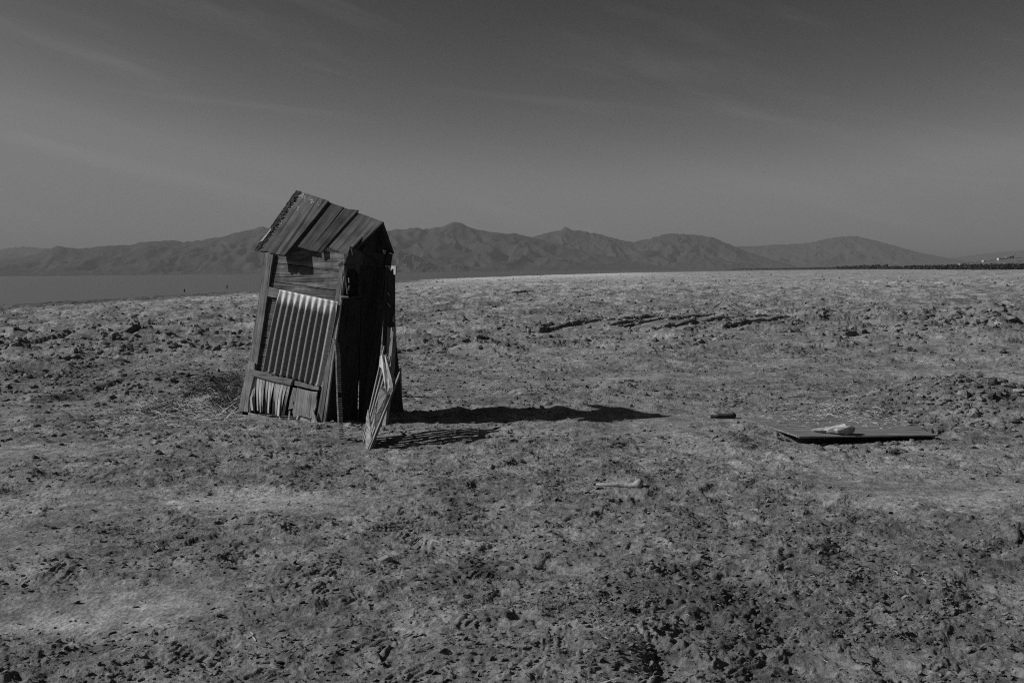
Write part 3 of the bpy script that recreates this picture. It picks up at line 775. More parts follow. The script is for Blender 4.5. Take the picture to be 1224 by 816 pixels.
# roof
R0 = at(354.5, 227.5, 11.26); R1 = at(458.5, 265, 10.58); E0 = at(305, 298.5, 11.0); E1 = at(412, 308, 10.28)
nR = ((R1 - R0).cross(E0 - R0)).normalized()
if nR.z < 0: nR.negate()
PR = (R0 + R1 + E0 + E1) / 4
def rp(px, py, off): return on_plane(px, py, PR + nR * off, nR)
def roof_board(pix, off, th, mat, rag, seed, lift=None, extra=None):
    poly = [rp(x, y, off + (lift[i] if lift else 0)) for i, (x, y) in enumerate(pix)]
    g = poly[-1] - poly[0]
    poly = ragged(poly, rag[0], rag[1], seed, only=rag[2])
    m = MB(); m.prism(poly, -nR * th, g)
    if extra: extra(m)
    return m.build('roof_board', mat, shed, bevel=.003 if not extra else 0)
def flecks(fl):                      # scraps of paint left along the top and the outer edge
    rr = random.Random(21); fl.cur = 1
    for k in range(80):
        if k < 40: x_, y_ = rr.gauss(358.5, 3.4), rr.gauss(233.2, 1.7)
        elif k < 58: x_, y_ = rr.uniform(362, 386), 0; y_ = 231.5 + (x_ - 354) * .34 + abs(rr.gauss(0, 3))
        elif k < 64: x_, y_ = rr.gauss(356.2, .5), rr.gauss(250.5, 1.5)
        else: v = rr.uniform(.1, .98); x_, y_ = 354.3 - 49 * v + rr.uniform(5, 8), 228 + 70 * v + rr.uniform(0, 2)
        s_ = rr.uniform(.25, 1.0)
        pts = [rp(x_ + s_ * math.cos(a) * rr.uniform(.6, 1.3), y_ + s_ * math.sin(a) * rr.uniform(.5, 1.2), .053) for a in np.linspace(0, 2 * math.pi, 7)[:-1]]
        fl.prism(pts, -nR * .006, R1 - R0)
roof_board([(354.3, 227.2), (392.3, 239.8), (366, 273), (340, 305), (322, 302.5), (304.8, 298)], .05, .028, M_roof_worn, (.035, .016, (4, 5)), 2, extra=flecks)
roof_board([(391, 241), (411, 247.5), (391, 272), (369.8, 298.8), (350, 293.4)], .022, .022, M_roof_dark, (.1, .004, (0, 3)), 3)
roof_board([(411, 249.3), (428.5, 251), (405, 277), (383.5, 302), (369.3, 299)], .018, .020, M_roof, (.05, .006, (0, 1, 3)), 4, [.028, .0, .0, -.005, .03])
roof_board([(426.5, 254), (458.5, 265), (428, 294), (424, 300), (415, 305.2), (400, 299.5), (389.5, 294.5)], .0, .022, M_roof, (.04, .006, (2, 3, 4, 5)), 5)
tp = MB(); rr = random.Random(5)
for k in range(46):
    v = k / 46; x_, y_ = 354.3 - 49.5 * v, 227.6 + 71 * v
    w_ = rr.uniform(2.5, 6.5); q = [rp(x_ - .6, y_, .053), rp(x_ + w_, y_ + rr.uniform(-.5, 1.5), .060 + rr.uniform(0, .012)), rp(x_ + w_ * .8 - 1, y_ + 2.4, .055), rp(x_ - 1.8 + rr.uniform(-.8, .4), y_ + 1.9, .056 + rr.uniform(0, .01))]
    tp.prism(q, -nR * .008, E0 - R0)
tp.build('tar_paper_edge', M_black, shed)
m = MB(); m.prism(ragged([rp(323.5, 272.5, .066), rp(324.5, 274, .066), rp(314, 288, .066), rp(310.5, 289, .066), rp(313.5, 285.5, .066)], .03, .006, 8), -nR * .01, E0 - R0); m.build('bark_strip', M_pale, shed)
# far slope of the roof and the dark gable
F1 = at(471.5, 302.5, 10.72); F0 = R0 + (F1 - R1)
nR2 = ((F0 - R0).cross(R1 - R0)).normalized()
if nR2.z < 0: nR2.negate()
for k, (a, b) in enumerate(((0, .27), (.275, .52), (.525, .76), (.765, 1.0))):
    q = [R0.lerp(R1, a), R0.lerp(R1, b), F0.lerp(F1, b), F0.lerp(F1, a)]
    m = MB(); m.prism(q, -nR2 * .022, F1 - R1); m.build('roof_board', M_roof_dark, shed, bevel=.003)
m = MB()
gd = (R0 - R1).normalized() * .10
m.prism([R1 + gd + Vector((0, 0, -.035)), at(420, 303, 10.36) + gd * .4, at(426, 320, 10.4) + gd * .4, at(466, 318, 10.72) + gd * .4, F1 + gd + Vector((-.05, 0, .0))], gd * .2, (0, 0, 1))
m.build('gable', M_black, shed)
bit(458.3, 300, 460.2, 303.6, 10.6, .025, M_pale_mid, 'splinter_lit_spot')
for s in ((R0, F0, E0), (R1 + gd * .7, F1 + gd * .7, E1 + gd * .7)):
    pass
# rafters tie roof to posts
for q, e in ((tA, E0), (tB, E1)):
    m = MB(); top = R0 if e is E0 else R1
    m.bar(q - nL * .03 - Vector((0, 0, .05)), q.lerp(top, .55) - nL * .02 - Vector((0, 0, .05)), .04, .06, (0, 0, 1)); m.build('rafter', M_black, shed)

# ------------------------------------------------------------------ loose door panel behind the right corner
door = empty('door_panel', at(468, 503, 10.50).to_tuple(), 'tall dark door panel standing upright behind the right corner of the shed', 'door')
def dp(px, py, o=0): return on_plane(px, py, at(468, 503, 10.50 - o), Vector((.35, -1, 0)).normalized())
dn = Vector((.35, -1, 0)).normalized()
m = MB(); m.prism(ragged([dp(461, 319), dp(472.5, 318.5), dp(472.5, 350), dp(473, 400), dp(477, 440), dp(482.5, 492), dp(455, 494), dp(458, 400)], .2, .006, 2), -dn * .03, (0, 0, 1))
m.build('panel', M_black, door, bevel=.003)
cn = Vector((-.75, -.55, .35)).normalized(); cp_ = dp(466, 322, .04)
m = MB(); m.prism(ragged([on_plane(x, y, cp_, cn) for x, y in ((459.5, 317), (473, 318), (472.8, 328), (470.6, 328.5), (470.3, 321.5), (468.5, 321), (467, 323.5), (465, 320.8), (462, 320.5))], .05, .006, 2), -cn * .012, (1, .3, 0))
m.build('torn_capping', M_pale, door)
for pts in ([(463, 349.5), (465, 351), (466, 354), (463.5, 352.5)], [(462.3, 361.5), (465, 363.5), (467.3, 366.8), (465.2, 367)], [(469.5, 379), (471.6, 374.5), (471.2, 386), (468.4, 383.5)]):
    m = MB(); m.prism([dp(x, y, .01) for x, y in pts], dn * .02, (0, 0, 1)); m.build('splinter_lit_spot', M_pale_mid, door)  # upper chips stand for lit holes, their light put into the pale colour
# ------------------------------------------------------------------ short plank standing in the sun in front of the door panel
def plank_at(pix, Y, th, mat, name, label, cat):
    poly = ragged([at(x, y, Y) for x, y in pix], .06, .008, 6)
    m = MB(); m.prism(poly, (.012, th, 0), (0, 0, 1)); o = m.build(name, mat); return tag(o, label, cat)
pl_ = [at(462.5, 389, 10.50), at(463.5, 391, 10.47), at(466.5, 391.5, 10.43), at(471, 390.8, 10.38), at(470, 435, 10.38), at(461, 510, 10.36), at(452, 510, 10.48), at(461.0, 435, 10.50)]
m = MB(); m.prism(pl_, (.02, .02, 0), (0, 0, 1)); o = m.build('plank', M_pale_mid, bevel=.003)
tag(o, 'short grey plank standing upright with a broken top behind the leaning slatted frame', 'plank')

# ------------------------------------------------------------------ slatted frame leaning towards the shed
b_near = on_z(441, 543, 0.0); b_far = on_z(434.5, 528, 0.0)
t_far = at(460.5, 413, 10.15); t_near = at(479.5, 447, 9.45)
fr = empty('slatted_frame', ((b_near + b_far) / 2).to_tuple(), 'broken slatted wooden frame leaning on end before the dark side of the shed', 'frame')
fn_ = ((b_far - b_near).cross(t_near - b_near)).normalized()
if fn_.x > 0: fn_.negate()
def fp(u, v, o=0.0):              # u 0 near .. 1 far, v 0 bottom .. 1 top
    return (b_near.lerp(b_far, u)).lerp(t_near.lerp(t_far, u), v) + fn_ * o
rr = random.Random(12)
for u, v0, v1, w_ in ((.02, -.02, 1.02, .085), (.22, .06, .90, .10), (.42, .03, .93, .10), (.62, .05, 1.0, .10), (.80, .02, .97, .09), (.99, .0, 1.0, .07)):
    m = MB(); side = b_far - b_near
    a, b = fp(u, v0), fp(u + rr.uniform(-.03, .03), v1)
    sd = side.normalized() * w_ / 2
    tip = (b - a).normalized() * rr.uniform(.02, .07)
    m.prism([a - sd * rr.uniform(.5, 1), b - sd - tip, b + sd * rr.uniform(-.2, .6), b + sd - tip * .4, a + sd], fn_ * .018, b - a)
    m.build('slat', M_pale_mid, fr, bevel=.002)
# crossbars: thick, split and pale
a = at(457, 425.5, 9.95); b = at(463, 471, 9.2)
m = MB(); m.prism(ragged([at(453.5, 426, 9.86), at(456, 423.6, 9.86), at(459.5, 427, 9.84), at(461.0, 435, 9.74), at(466, 463, 9.18), at(465.5, 469, 9.12), at(461.5, 471, 9.08), at(458.5, 459, 9.28), at(455.5, 440.5, 9.62), at(452.5, 438, 9.74)], .12, .006, 3), (.035, .02, .0), b - a)
m.build('crossbar', M_pale, fr, bevel=.006)
m = MB(); m.prism(ragged([fp(1.0, .22, .03), fp(1.0, .31, .03), fp(.0, .16, .03), fp(.0, .0, .03), fp(.12, .0, .03)], .07, .012, 5), -fn_ * .03, b_far - b_near)
m.build('crossbar', M_pale_mid, fr, bevel=.004)
m = MB(); m.prism(ragged([at(446.5, 485, 9.2), at(449.5, 486, 9.2), at(446, 527, 8.95), at(443, 541, 8.78), at(440, 538, 8.85), at(444, 510, 9.05)], .08, .008, 7), (.03, .02, 0), (0.1, 0, 1)); m.build('split_board', M_pale, fr, bevel=.003)
m = MB(); m.prism(ragged([at(454, 462, 9.3), at(462, 472, 9.2), at(455, 500, 9.05), at(447, 522, 8.9), at(449, 490, 9.1)], .06, .01, 9), (.03, .02, 0), (.15, 0, 1)); m.build('split_board', M_pale_mid, fr, bevel=.003)

# ------------------------------------------------------------------ toothed metal strip
st_pts = [at(397.6, 405, 10.18), at(400.2, 412, 10.12), at(401.6, 425, 10.02), at(402.2, 450, 9.85), at(403, 475, 9.68), at(404.2, 500, 9.5), at(405.6, 531, 9.27)]
def along(pts, t):
    L = [0]
    for a, b in zip(pts[:-1], pts[1:]): L.append(L[-1] + (b - a).length)
    s = t * L[-1]
    for k in range(len(pts) - 1):
        if s <= L[k + 1] + 1e-9: return pts[k].lerp(pts[k + 1], (s - L[k]) / (L[k + 1] - L[k]))
    return pts[-1]
sp = MB(); te = sp; n_t = 46
for k in range(30):
    a, b = along(st_pts, k / 30), along(st_pts, (k + 1.02) / 30)
    sp.bar(a, b, .014, .010, (1, .1, 0))
for k in range(n_t):
    if k in (24, 25): continue
    a = along(st_pts, (k + .5) / n_t)
    te.bar(a + Vector((.006, 0, 0)), a + Vector((.042 + (.012 if k == 30 else 0), .004, -.004)), .010, .008, (0, 0, 1))
    if k % 1 == 0 and k > 2:
        te.bar(a + Vector((.040, .004, -.010)), a + Vector((.040, .004, .002)), .006, .008, (1, 0, 0))
tag(sp.build('metal_strip', M_strip), 'thin toothed metal strip leaning upright against the front corner of the shed', 'metal strip')

# ------------------------------------------------------------------ half buried sheet with its driftwood
sheet = MB()
zf, zb = .064, .014
corners = [on_z(955, 521.5, zf), on_z(1122, 519.5, zf - .012), on_z(1060, 499, .03), on_z(1030, 488, zb), on_z(905, 487, zb), on_z(868, 493, zb)]
sheet.prism(ragged(corners, .12, .012, 3), (0, 0, -.016), (1, .0, 0))
tag(sheet.build('wooden_sheet', M_ply, bevel=.003), 'flat grey wooden sheet half buried in soil, front edge raised over a dark gap', 'wooden sheet')
def blob_tube(pts, radii, flat=1.0, n=12, jit=.12, seed=1, twist=0):
    rr = random.Random(seed); rings = []
    for i, (p, r) in enumerate(zip(pts, radii)):
        p = Vector(p); d = (Vector(pts[min(i + 1, len(pts) - 1)]) - Vector(pts[max(i - 1, 0)])).normalized()
        s = d.cross(Vector((0, 0, 1))).normalized(); u = s.cross(d)
        rx, rz = r if isinstance(r, tuple) else (r, r * flat)
        ring = []
        for k in range(n):
            a = 2 * math.pi * k / n + twist * i
            j = 1 + rr.uniform(-jit, jit)
            ring.append(p + s * math.cos(a) * rx * j + u * math.sin(a) * rz * j)
        rings.append(ring)
    m = MB(); m.loft(rings); return m
def path_px(pix, z):
    return [on_z(x, y, z_) for (x, y), z_ in zip(pix, z)]
dw = path_px([(971, 513.5), (976, 513.6), (982, 513.4), (988, 513.5), (994, 513.5), (1000, 513.6), (1005, 513.5), (1010, 513.3), (1014, 513), (1016.5, 512.5)], [.072, .078, .083, .085, .092, .098, .104, .108, .105, .10])
tag(blob_tube(dw, [(.018, .006), (.04, .016), (.052, .020), (.05, .026), (.062, .030), (.055, .040), (.07, .043), (.062, .050), (.066, .044), (.045, .030)], n=11, jit=.24, seed=3).build('driftwood', M_drift, bevel=0), 'pale wedge of driftwood lying on the half buried wooden sheet', 'driftwood')
bn = path_px([(713, 582.5), (720, 582.8), (728, 583), (738, 583), (746, 583.2), (752, 584), (757, 584), (761, 583), (765, 582.5), (767.5, 583)], [.03, .034, .036, .037, .036, .035, .036, .042, .046, .044])
bl = blob_tube(bn, [(.007, .007), (.011, .011), (.013, .012), (.018, .019), (.019, .020), (.017, .017), (.022, .020), (.03, .033), (.034, .040), (.022, .026)], n=14, jit=.10, seed=4)
g0 = gz(bn[4].x, bn[4].y)
o = tag(bl.build('bone', M_bone, smooth_shade=True), 'pale bone with one knobbed end lying alone on the open ground', 'bone'); o.location.z += g0 - .012
sy = on_z(865, 503).y; sz = gz(on_z(865, 503).x, sy)
m = MB(); m.prism(ragged([at(x, y, sy) + Vector((0, 0, sz)) for x, y in ((849.5, 505), (849.5, 500.3), (856, 500), (858.5, 498.3), (866, 498.4), (874, 498), (877, 496.5), (880.5, 499), (879, 502), (872, 504.5), (860, 505))], .05, .006, 5), (.015, .10, .004), (1, 0, 0))
tag(m.build('wood_scrap', M_black, bevel=.003), 'short black scrap of wood lying left of the half buried wooden sheet', 'wood scrap')
def ground_obj(px, py):
    p = on_z(px, py); z = gz(p.x, p.y)
    p = on_z(px, py, z); return Vector((p.x, p.y, gz(p.x, p.y)))
p = ground_obj(462, 669)
m = MB(); m.prism(ragged([p + Vector((u, u * .55, w)) for u, w in ((-.045, -.008), (-.025, .006), (-.005, .014), (.015, .022), (.024, .016), (.042, -.006), (.01, -.012))], .025, .005, 2), (-.022, .030, .006), (1, .55, 0))
tag(m.build('stone', M_stone, bevel=.003), 'small pale edged stone shard on the foreground soil below the slatted frame', 'stone')
def stick(px0, py0, px1, py1, r, mat, label, lift=.0, seed=1):
    a, b = ground_obj(px0, py0), ground_obj(px1, py1); a.z += r * .8; b.z += r * .8 + lift
    n = 7; rr = random.Random(seed); L = (b - a).length
    pts = [a.lerp(b, k / (n - 1)) + Vector((rr.uniform(-1, 1), rr.uniform(-1, 1), rr.uniform(0, 1))) * L * .025 for k in range(n)]
    for q in pts: q.z = max(q.z, gz(q.x, q.y) + r * .6)
    return tag(blob_tube(pts, [r * (1 - .5 * k / n) for k in range(n)], n=6, jit=.15, seed=seed).build('stick', mat), label, 'stick')
stick(489, 657, 505, 646, .006, M_pale_mid, 'thin grey stick slanting up to the right beside the small stone shard', .02, 2)
stick(515, 646, 526, 652, .003, M_straw, 'tiny pale twig just right of the thin grey stick', .0, 3)
stick(300, 757, 305, 766, .003, M_straw, 'tiny bleached twig on the soil near the bottom left', .0, 4)
stick(830, 649, 846, 650, .003, M_straw, 'tiny pale straight twig on the soil right of centre', .0, 5)
stick(712, 804, 738, 800, .004, M_straw, 'pale curved twig on the soil by the bottom edge', .01, 6)
stick(1069, 683, 1078, 690, .003, M_straw, 'tiny pale twig on the rough soil at lower right', .0, 7)
stick(1216, 640, 1219, 632, .009, M_black, 'dark stub of wood poking up by the right edge', .03, 8)
stick(852, 371, 856, 359, .018, M_brush, 'dead branch sticking up from the far mud flat beyond the tyre ruts', .45, 9)
p = on_z(974, 382); p.z = gz(p.x, p.y) - .01
m = MB(); m.prism(ragged([p + Vector(v) for v in ((-.08, 0, -.01), (-.075, .02, .04), (.06, .03, .055), (.08, .0, .0))], .06, .015, 2), (.0, .10, .01), (1, 0, 0))
tag(m.build('litter', M_white), 'small white scrap of litter on the distant mud right of the ruts', 'litter')
# low board behind the shed whose shadow shows to its right
a = Vector((-1.95, 12.75, .0)); b = Vector((-1.45, 12.95, .0))
m = MB(); m.prism([a + Vector((0, 0, -.02)), b + Vector((0, 0, -.02)), b + Vector((0, 0, .36)), a + Vector((0, 0, .22))], (.0, .03, 0), b - a)
tag(m.build('plank', M_post), 'low plank stuck on edge in the ground just behind the shed', 'plank')
# posts out in the shallows
for px, py, h, lab in ((271.5, 343, .55, 'short dark post standing in the shallows just left of the shed'), (220.5, 347, .35, 'stubby dark post in the shallows, farther left of the shed')):
    p = on_z(px, py + 1.5, WATER_Z)
    m = blob_tube([p + Vector((0, 0, -1)), p + Vector((.02, 0, 0)), p + Vector((.03, 0, h * .6)), p + Vector((.0, 0, h))], [.10, .10, .09, .08], n=8, jit=.1)
    # rings for an upright tube
    mm = MB(); rings = []
    for z_, r__ in ((-1, .1), (0, .1), (h * .7, .09), (h, .07)):
        rings.append([p + Vector((r__ * math.cos(k * math.pi / 4), r__ * math.sin(k * math.pi / 4), z_)) for k in range(8)])
    mm.loft(rings)
    tag(mm.build('post', M_black), lab, 'post', 'posts in the shallows')

# ------------------------------------------------------------------ straw and brush round the shed's foot
def stems(name, mat, specs, label, cat, seed):
    rr = random.Random(seed); V = []; Q = []
    for (px, py, sx, sy, n, l0, l1, r, up) in specs:
        for k in range(n):
            p = on_z(rr.gauss(px, sx), rr.gauss(py, sy))
            z = gz_fast(p.x, p.y)
            a = rr.uniform(0, 2 * math.pi); e = rr.uniform(-.1, up); L = rr.uniform(l0, l1)
            d = Vector((math.cos(a) * math.cos(e), math.sin(a) * math.cos(e) * .8, math.sin(e)))
            s = d.cross(Vector((rr.uniform(-.3, .3), rr.uniform(-.3, .3), 1))).normalized() * r; u = s.cross(d).normalized() * r
            q0 = Vector((p.x, p.y, z + rr.uniform(.0, .03))); c = Vector((rr.uniform(-.1, .1), rr.uniform(-.1, .1), rr.uniform(0, .12))) * L
            prev = None
            for j in range(4):
                t = j / 3; q = q0 + d * L * t + c * math.sin(t * math.pi); w = 1 - .5 * t
                b = len(V); V += [q + s * w, q - s * .5 * w + u * w, q - s * .5 * w - u * w]
                if prev is not None:
                    for i in range(3): Q.append((prev + i, prev + (i + 1) % 3, b + (i + 1) % 3, b + i))
                prev = b
    o = mesh_np(name, [tuple(v) for v in V], Q, mat, False)
    return tag(o, label, cat, kind='stuff')
_cache = {}
def gz_fast(x, y):
    return float(h_base(np.array([x]), np.array([y]))[0]) + .012
stems('straw', M_straw, [(200, 492, 30, 8, 260, .06, .22, .0035, .35), (240, 500, 30, 6, 230, .06, .22, .0035, .3), (275, 488, 10, 9, 90, .08, .25, .0035, .8), (150, 505, 40, 10, 70, .04, .14, .003, .2),
                         (330, 515, 40, 6, 60, .04, .12, .003, .2), (985, 494, 12, 2.2, 90, .05, .18, .003, .5), (1012, 500, 30, 5, 190, .03, .11, .0026, .2), (960, 505, 20, 5, 110, .02, .10, .0026, .15), (1055, 509, 18, 4, 90, .03, .11, .0026, .2), (930, 500, 30, 6, 90, .02, .09, .0024, .2),
                         (500, 475, 14, 6, 50, .05, .2, .0035, .2), (645, 500, 20, 4, 20, .04, .10, .0022, .7), (728, 501, 8, 2, 6, .04, .10, .002, .8), (420, 520, 16, 5, 16, .04, .14, .003, .2),
                         (600, 690, 330, 70, 190, .02, .07, .0012, .3), (850, 560, 200, 25, 60, .04, .12, .002, .2), (300, 560, 160, 20, 50, .04, .12, .002, .2)],
      'dry pale straw scattered over the soil around the shed and the sheet', 'straw', 3)
stems('dry_brush', M_brush, [(272, 483, 9, 8, 420, .05, .16, .005, .7), (252, 470, 18, 8, 420, .05, .15, .005, .4), (205, 490, 20, 6, 300, .05, .14, .0045, .3), (280, 456, 6, 10, 200, .05, .15, .005, .7)],
      'tangle of dark dry brush heaped against the foot of the shed', 'brush', 4)

# ------------------------------------------------------------------ loose clods
def clods():
    rr = np.random.default_rng(5)
    t = (1 + 5 ** .5) / 2
    iv = np.array([(-1, t, 0), (1, t, 0), (-1, -t, 0), (1, -t, 0), (0, -1, t), (0, 1, t), (0, -1, -t), (0, 1, -t), (t, 0, -1), (t, 0, 1), (-t, 0, -1), (-t, 0, 1)], float); iv /= np.linalg.norm(iv[0])
    fa = np.array([(0, 11, 5), (0, 5, 1), (0, 1, 7), (0, 7, 10), (0, 10, 11), (1, 5, 9), (5, 11, 4), (11, 10, 2), (10, 7, 6), (7, 1, 8), (3, 9, 4), (3, 4, 2), (3, 2, 6), (3, 6, 8), (3, 8, 9), (4, 9, 5), (2, 4, 11), (6, 2, 10), (8, 6, 7), (9, 8, 1)])
    P = []
    def add(n, d0, d1, s0, s1, pw=2.2):
        d = np.exp(rr.uniform(math.log(d0), math.log(d1), n)); th = rr.uniform(-.56, .56, n)
        x = d * np.sin(th); y = d * np.cos(th)
        s = s0 + (s1 - s0) * rr.random(n) ** pw
        R = roughness(x, y); ds = x - shore_x(y)
        cl = smooth(-.12, .35, fbm(x / (.10 * d0 + .3), y / (.07 * d0 + .3), 301, 4))
        k = (rr.random(n) < np.clip(R * 1.1 - .25, .04, 1) * (.12 + .88 * cl)) & (ds > 4)
        k &= ~((np.abs(x - SHED_C[0]) < .8) & (np.abs(y - SHED_C[1]) < .8))
        P.append((x[k], y[k], s[k]))
    add(110000, 3.4, 11, .004, .021, 3); add(45000, 9, 30, .015, .075, 3.2); add(90000, 20, 130, .03, .20, 2.8); add(9000, 110, 420, .10, .50, 2.6)
    for px, py, sx, sy, n, s0, s1 in ((1135, 488, 42, 11, 420, .015, .09), (1190, 492, 30, 9, 120, .03, .15), (1125, 383, 20, 5, 70, .10, .40), (1190, 384, 22, 6, 70, .10, .40), (1150, 392, 50, 8, 200, .04, .2), (985, 363, 6, 1.6, 22, .1, .36), (1057, 378, 8, 3, 34, .08, .3), (1010, 400, 14, 2, 24, .06, .2),
                                      (110, 403, 12, 2.5, 60, .06, .24), (70, 411, 60, 3, 150, .04, .16), (165, 395, 14, 1.6, 40, .06, .2), (60, 436, 70, 3, 130, .03, .14), (80, 463, 70, 3, 130, .02, .12), (235, 458, 25, 9, 110, .03, .14), (645, 480, 12, 5, 34, .03, .10), (745, 466, 14, 4, 26, .03, .12), (1080, 500, 30, 6, 120, .02, .07), (870, 478, 14, 5, 50, .03, .08),
                                      (60, 455, 60, 12, 120, .03, .13), (1070, 340, 60, 2, 90, .2, .5)):
        pts = [on_z(rr.normal(px, sx), rr.normal(py, sy)) for _ in range(n)]
        P.append((np.array([p.x for p in pts]), np.array([p.y for p in pts]), rr.uniform(s0, s1, n) * rr.uniform(.5, 1, n)))
    x = np.concatenate([p[0] for p in P]); y = np.concatenate([p[1] for p in P]); s = np.concatenate([p[2] for p in P])
    z = h_base(x, y) + np.where(np.hypot(x, y) < 140, h_detail(x, y, np.hypot(x, y) * .0032), 0)
    n = len(x)
    V = iv[None] * (1 + .38 * rr.uniform(-1, 1, (n, 12, 1)))
    V = V * np.stack([rr.uniform(.8, 1.4, n), rr.uniform(.7, 1.2, n), rr.uniform(.45, .85, n)], -1)[:, None]
    a = rr.uniform(0, 6.28, n); ca, sa = np.cos(a)[:, None], np.sin(a)[:, None]
    X = V[..., 0] * ca - V[..., 1] * sa; Yv = V[..., 0] * sa + V[..., 1] * ca
    V = np.stack([X, Yv, V[..., 2]], -1) * s[:, None, None] * .5 + np.stack([x, y, z + s * .10], -1)[:, None]
    Fc = (fa[None] + (np.arange(n) * 12)[:, None, None]).reshape(-1, 3)
    tone = np.repeat(np.clip(.20 + .05 * rr.normal(size=n) + .05 * smooth(20, 110, np.hypot(x, y)), .07, .4), 12)
    o = mesh_np('clods', V.reshape(-1, 3), Fc, M_soil, False, {'tone': tone, 'rough': np.ones(len(tone))})
    tag(o, 'loose dry clods of earth strewn over the mud flat', 'clods', kind='stuff')
    print('clods', n)
clods()

# ------------------------------------------------------------------ crust flakes: thin plates of dried mud lifting off the soil
def flakes():
    rr = np.random.default_rng(8); n = 150000
    d = np.exp(rr.uniform(math.log(3.4), math.log(20), n)); th = rr.uniform(-.56, .56, n)
    x = d * np.sin(th); y = d * np.cos(th); R = roughness(x, y)
    cl = smooth(-.3, .3, fbm(x / .8, y / .6, 311, 4))
    k = rr.random(n) < np.clip(R * 1.2 - .2, .12, 1) * (.12 + .88 * cl)
    k &= ~((np.abs(x - SHED_C[0]) < .8) & (np.abs(y - SHED_C[1]) < .8)) & ~((np.abs(x - 3.3) < .9) & (np.abs(y - 9.9) < .8))
    x, y, d = x[k], y[k], d[k]; n = len(x)
    s = (.003 + .0095 * rr.random(n) ** 3.0) * (1 + .06 * d)
    z = h_base(x, y) + h_detail(x, y, d * .0025)
    N = 6
    a = np.arange(N)[None] * (2 * math.pi / N) + rr.uniform(-.4, .4, (n, N)) + rr.uniform(0, 6.28, (n, 1))
    r_ = s[:, None] * rr.uniform(.55, 1.2, (n, N))
    px = r_ * np.cos(a) * 1.25; py = r_ * np.sin(a) * .9
    az = rr.normal(-.7, 1.1, n); ca, sa = np.cos(az)[:, None], np.sin(az)[:, None]      # the way the plate lifts
    tilt = np.abs(rr.normal(.22, .26, n)); st, ct = np.sin(tilt)[:, None], np.cos(tilt)[:, None]
    e = px * ca + py * sa; f = -px * sa + py * ca
    zz = (e + s[:, None]) * st; e = e * ct
    X = e * ca - f * sa; Y = e * sa + f * ca
    base = np.stack([x, y, z - .002], -1)[:, None]
    T = np.stack([X, Y, zz + rr.uniform(-.05, .05, (n, N)) * s[:, None]], -1) + base
    B = T - np.array([0, 0, 1.0])[None, None] * (s * rr.uniform(.15, .4, n) + .002)[:, None, None]
    V = np.concatenate([T, B], 1).reshape(-1, 3)
    o = np.arange(n)[:, None, None] * (2 * N)
    quads = np.array([(i, N + i, N + (i + 1) % N, (i + 1) % N) for i in range(N)] + [(0, 1, 2, 5), (2, 3, 4, 5)])
    Q = (quads[None] + o).reshape(-1, 4)
    tone = np.repeat(np.clip(.215 + .05 * rr.normal(size=n), .09, .4), 2 * N)
    ob = mesh_np('crust_flakes', V, Q, M_soil, False, {'tone': tone, 'rough': np.ones(len(tone))})
    tag(ob, 'curling flakes of dried mud crust over the nearer ground', 'mud crust', kind='stuff')
    print('flakes', n)
flakes()

# ------------------------------------------------------------------ far tree rows and houses on the right
def leaf_clumps(name, specs, label, seed, kind='stuff', cat='trees'):
    rr = np.random.default_rng(seed); Vs = []; n = 0
    for (x, y, z, w, h, k) in specs:
        c = rr.normal(size=(k, 3)); c /= np.linalg.norm(c, axis=1)[:, None]; c *= rr.random((k, 1)) ** .4
        c = c * np.array([w / 2, w / 2, h / 2]) + np.array([x, y, z + h * .5])
        a = rr.normal(size=(k, 3)); a /= np.linalg.norm(a, axis=1)[:, None]; b = np.cross(a, rr.normal(size=(k, 3))); b /= np.linalg.norm(b, axis=1)[:, None]
        s = rr.uniform(.12, .26, (k, 1)) * h * .5
        Vs.append(np.stack([c - a * s - b * s, c + a * s - b * s, c + a * s + b * s, c - a * s + b * s], 1).reshape(-1, 3))
    V = np.concatenate(Vs); Q = np.arange(len(V)).reshape(-1, 4)
    o = mesh_np(name, V, Q, M_leaf, False)
    return tag(o, label, cat, kind=kind)
spec = []; rr = random.Random(17)
for k in range(900):
    px = 820 + (1300 - 820) * (k / 900) ** .75 + rr.uniform(-1, 1)
    Y = 430 + 2000 * (1 - smooth(800, 1240, np.array([px]))[0]) ** 1.6 + rr.uniform(0, 60)
    x = (px - CX) / F * Y; h = rr.uniform(2.3, 3.3) * (1 + .7 * max(0, (960 - px) / 140)) + (1.6 if 1000 < px < 1060 and rr.random() < .4 else 0)
    spec.append((x, Y, float(h_base(np.array([x]), np.array([Y]))[0]) - .2, rr.uniform(2.4, 4.5) * max(1, Y / 900), h, 26))
leaf_clumps('orchard', spec, 'long dark row of distant orchard trees along the edge of the flat at right', 3)
def bench_pt(px, Y):
    x = (px - CX) / F * Y; return Vector((x, Y, float(h_base(np.array([x]), np.array([Y]))[0])))
spec = []
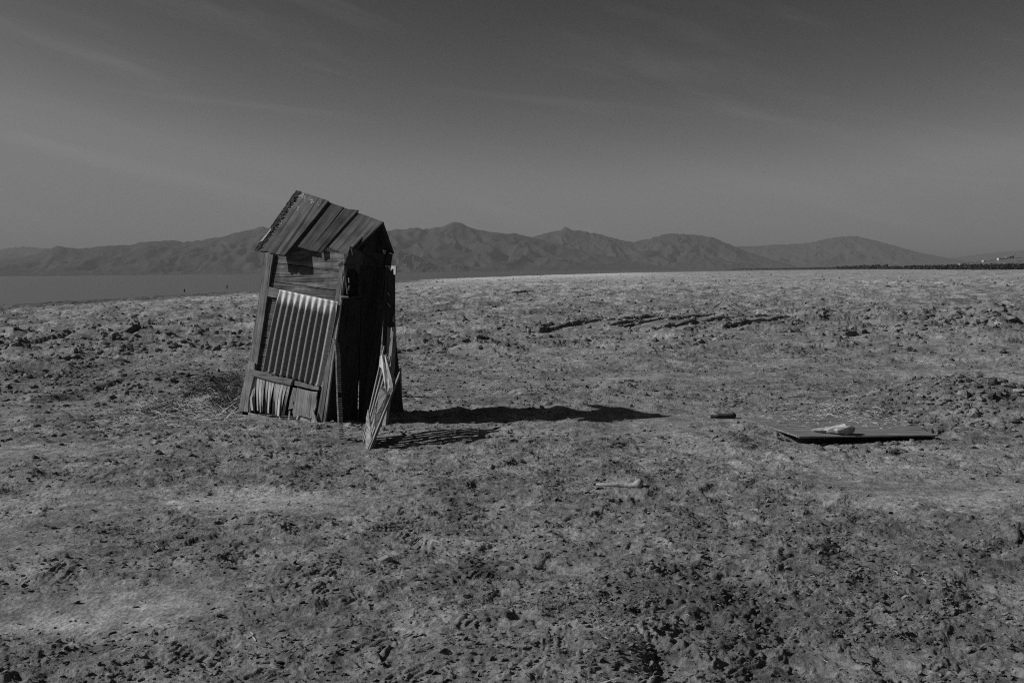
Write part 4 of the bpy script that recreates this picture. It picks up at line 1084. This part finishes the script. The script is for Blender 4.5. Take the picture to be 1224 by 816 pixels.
for k in range(170):
    px = 1129 + 130 * k / 170; p = bench_pt(px, 1500 + rr.uniform(-6, 6))
    if 1192 < px < 1206: continue
    spec.append((p.x, p.y, p.z - .3, rr.uniform(1.6, 3.2), rr.uniform(1.2, 2.3), 20))
leaf_clumps('hedge', spec, 'thin dark hedge along the low rise beside the far white houses', 5, cat='hedge')
def house(px, w, h, label, Y=1480):
    p = bench_pt(px, Y); p.z -= .2
    r = empty('house', p.to_tuple(), label, 'house', 'white houses on the far rise')
    d = 6
    m = MB(); m.prism([p + Vector((-w / 2, 0, 0)), p + Vector((w / 2, 0, 0)), p + Vector((w / 2, 0, h)), p + Vector((-w / 2, 0, h))], (0, d, 0), (1, 0, 0)); m.build('wall', M_white, r)
    m = MB(); e = .3
    m.prism([p + Vector((-w / 2 - e, -e, h + .02)), p + Vector((-w / 2 - e, d / 2, h + .9)), p + Vector((-w / 2 - e, d + e, h + .02))], (w + 2 * e, 0, 0), (1, 0, 0)); m.build('roof', M_roofing, r)
house(1176.5, 3.6, 2.2, 'single small white house left of the three close together on the far rise')
house(1195.0, 4.8, 3.3, 'leftmost of three white houses close together on the far rise')
house(1199.4, 3.9, 3.0, 'middle one of three white houses close together on the far rise')
house(1203.8, 4.8, 3.3, 'rightmost of three white houses close together, next to the dark trees')
house(1147.8, 1.5, 1.2, 'tiny pale house midway along the hedge, left of the single small white house')
house(1130.8, 1.5, 1.1, 'tiny pale house at the left end of the hedge on the far rise')
def tree(px, h, w, label, Y=1500):
    p = bench_pt(px, Y)
    r = empty('tree', p.to_tuple(), label, 'tree', 'trees by the far houses')
    rings = [[p + Vector((q * math.cos(k * math.pi / 3), q * math.sin(k * math.pi / 3), z)) for k in range(6)] for z, q in ((-.5, .3), (h * .3, .2), (h * .7, .1))]
    m = MB(); m.loft(rings); m.build('trunk', M_black, r)
    c = leaf_clumps('crown', [(p.x, p.y, p.z + h * .2, w, h * .8, 90), (p.x + w * .2, p.y, p.z + h * .35, w * .6, h * .6, 50)], None, int(px), kind=None, cat=None)
    c.parent = r; c.location = -Vector(r.location)
    return r
tree(1206.2, 4.6, 4.6, 'left one of two dark trees beside the far white houses')
tree(1209.8, 5.0, 3.6, 'right one of two dark trees beside the far white houses')
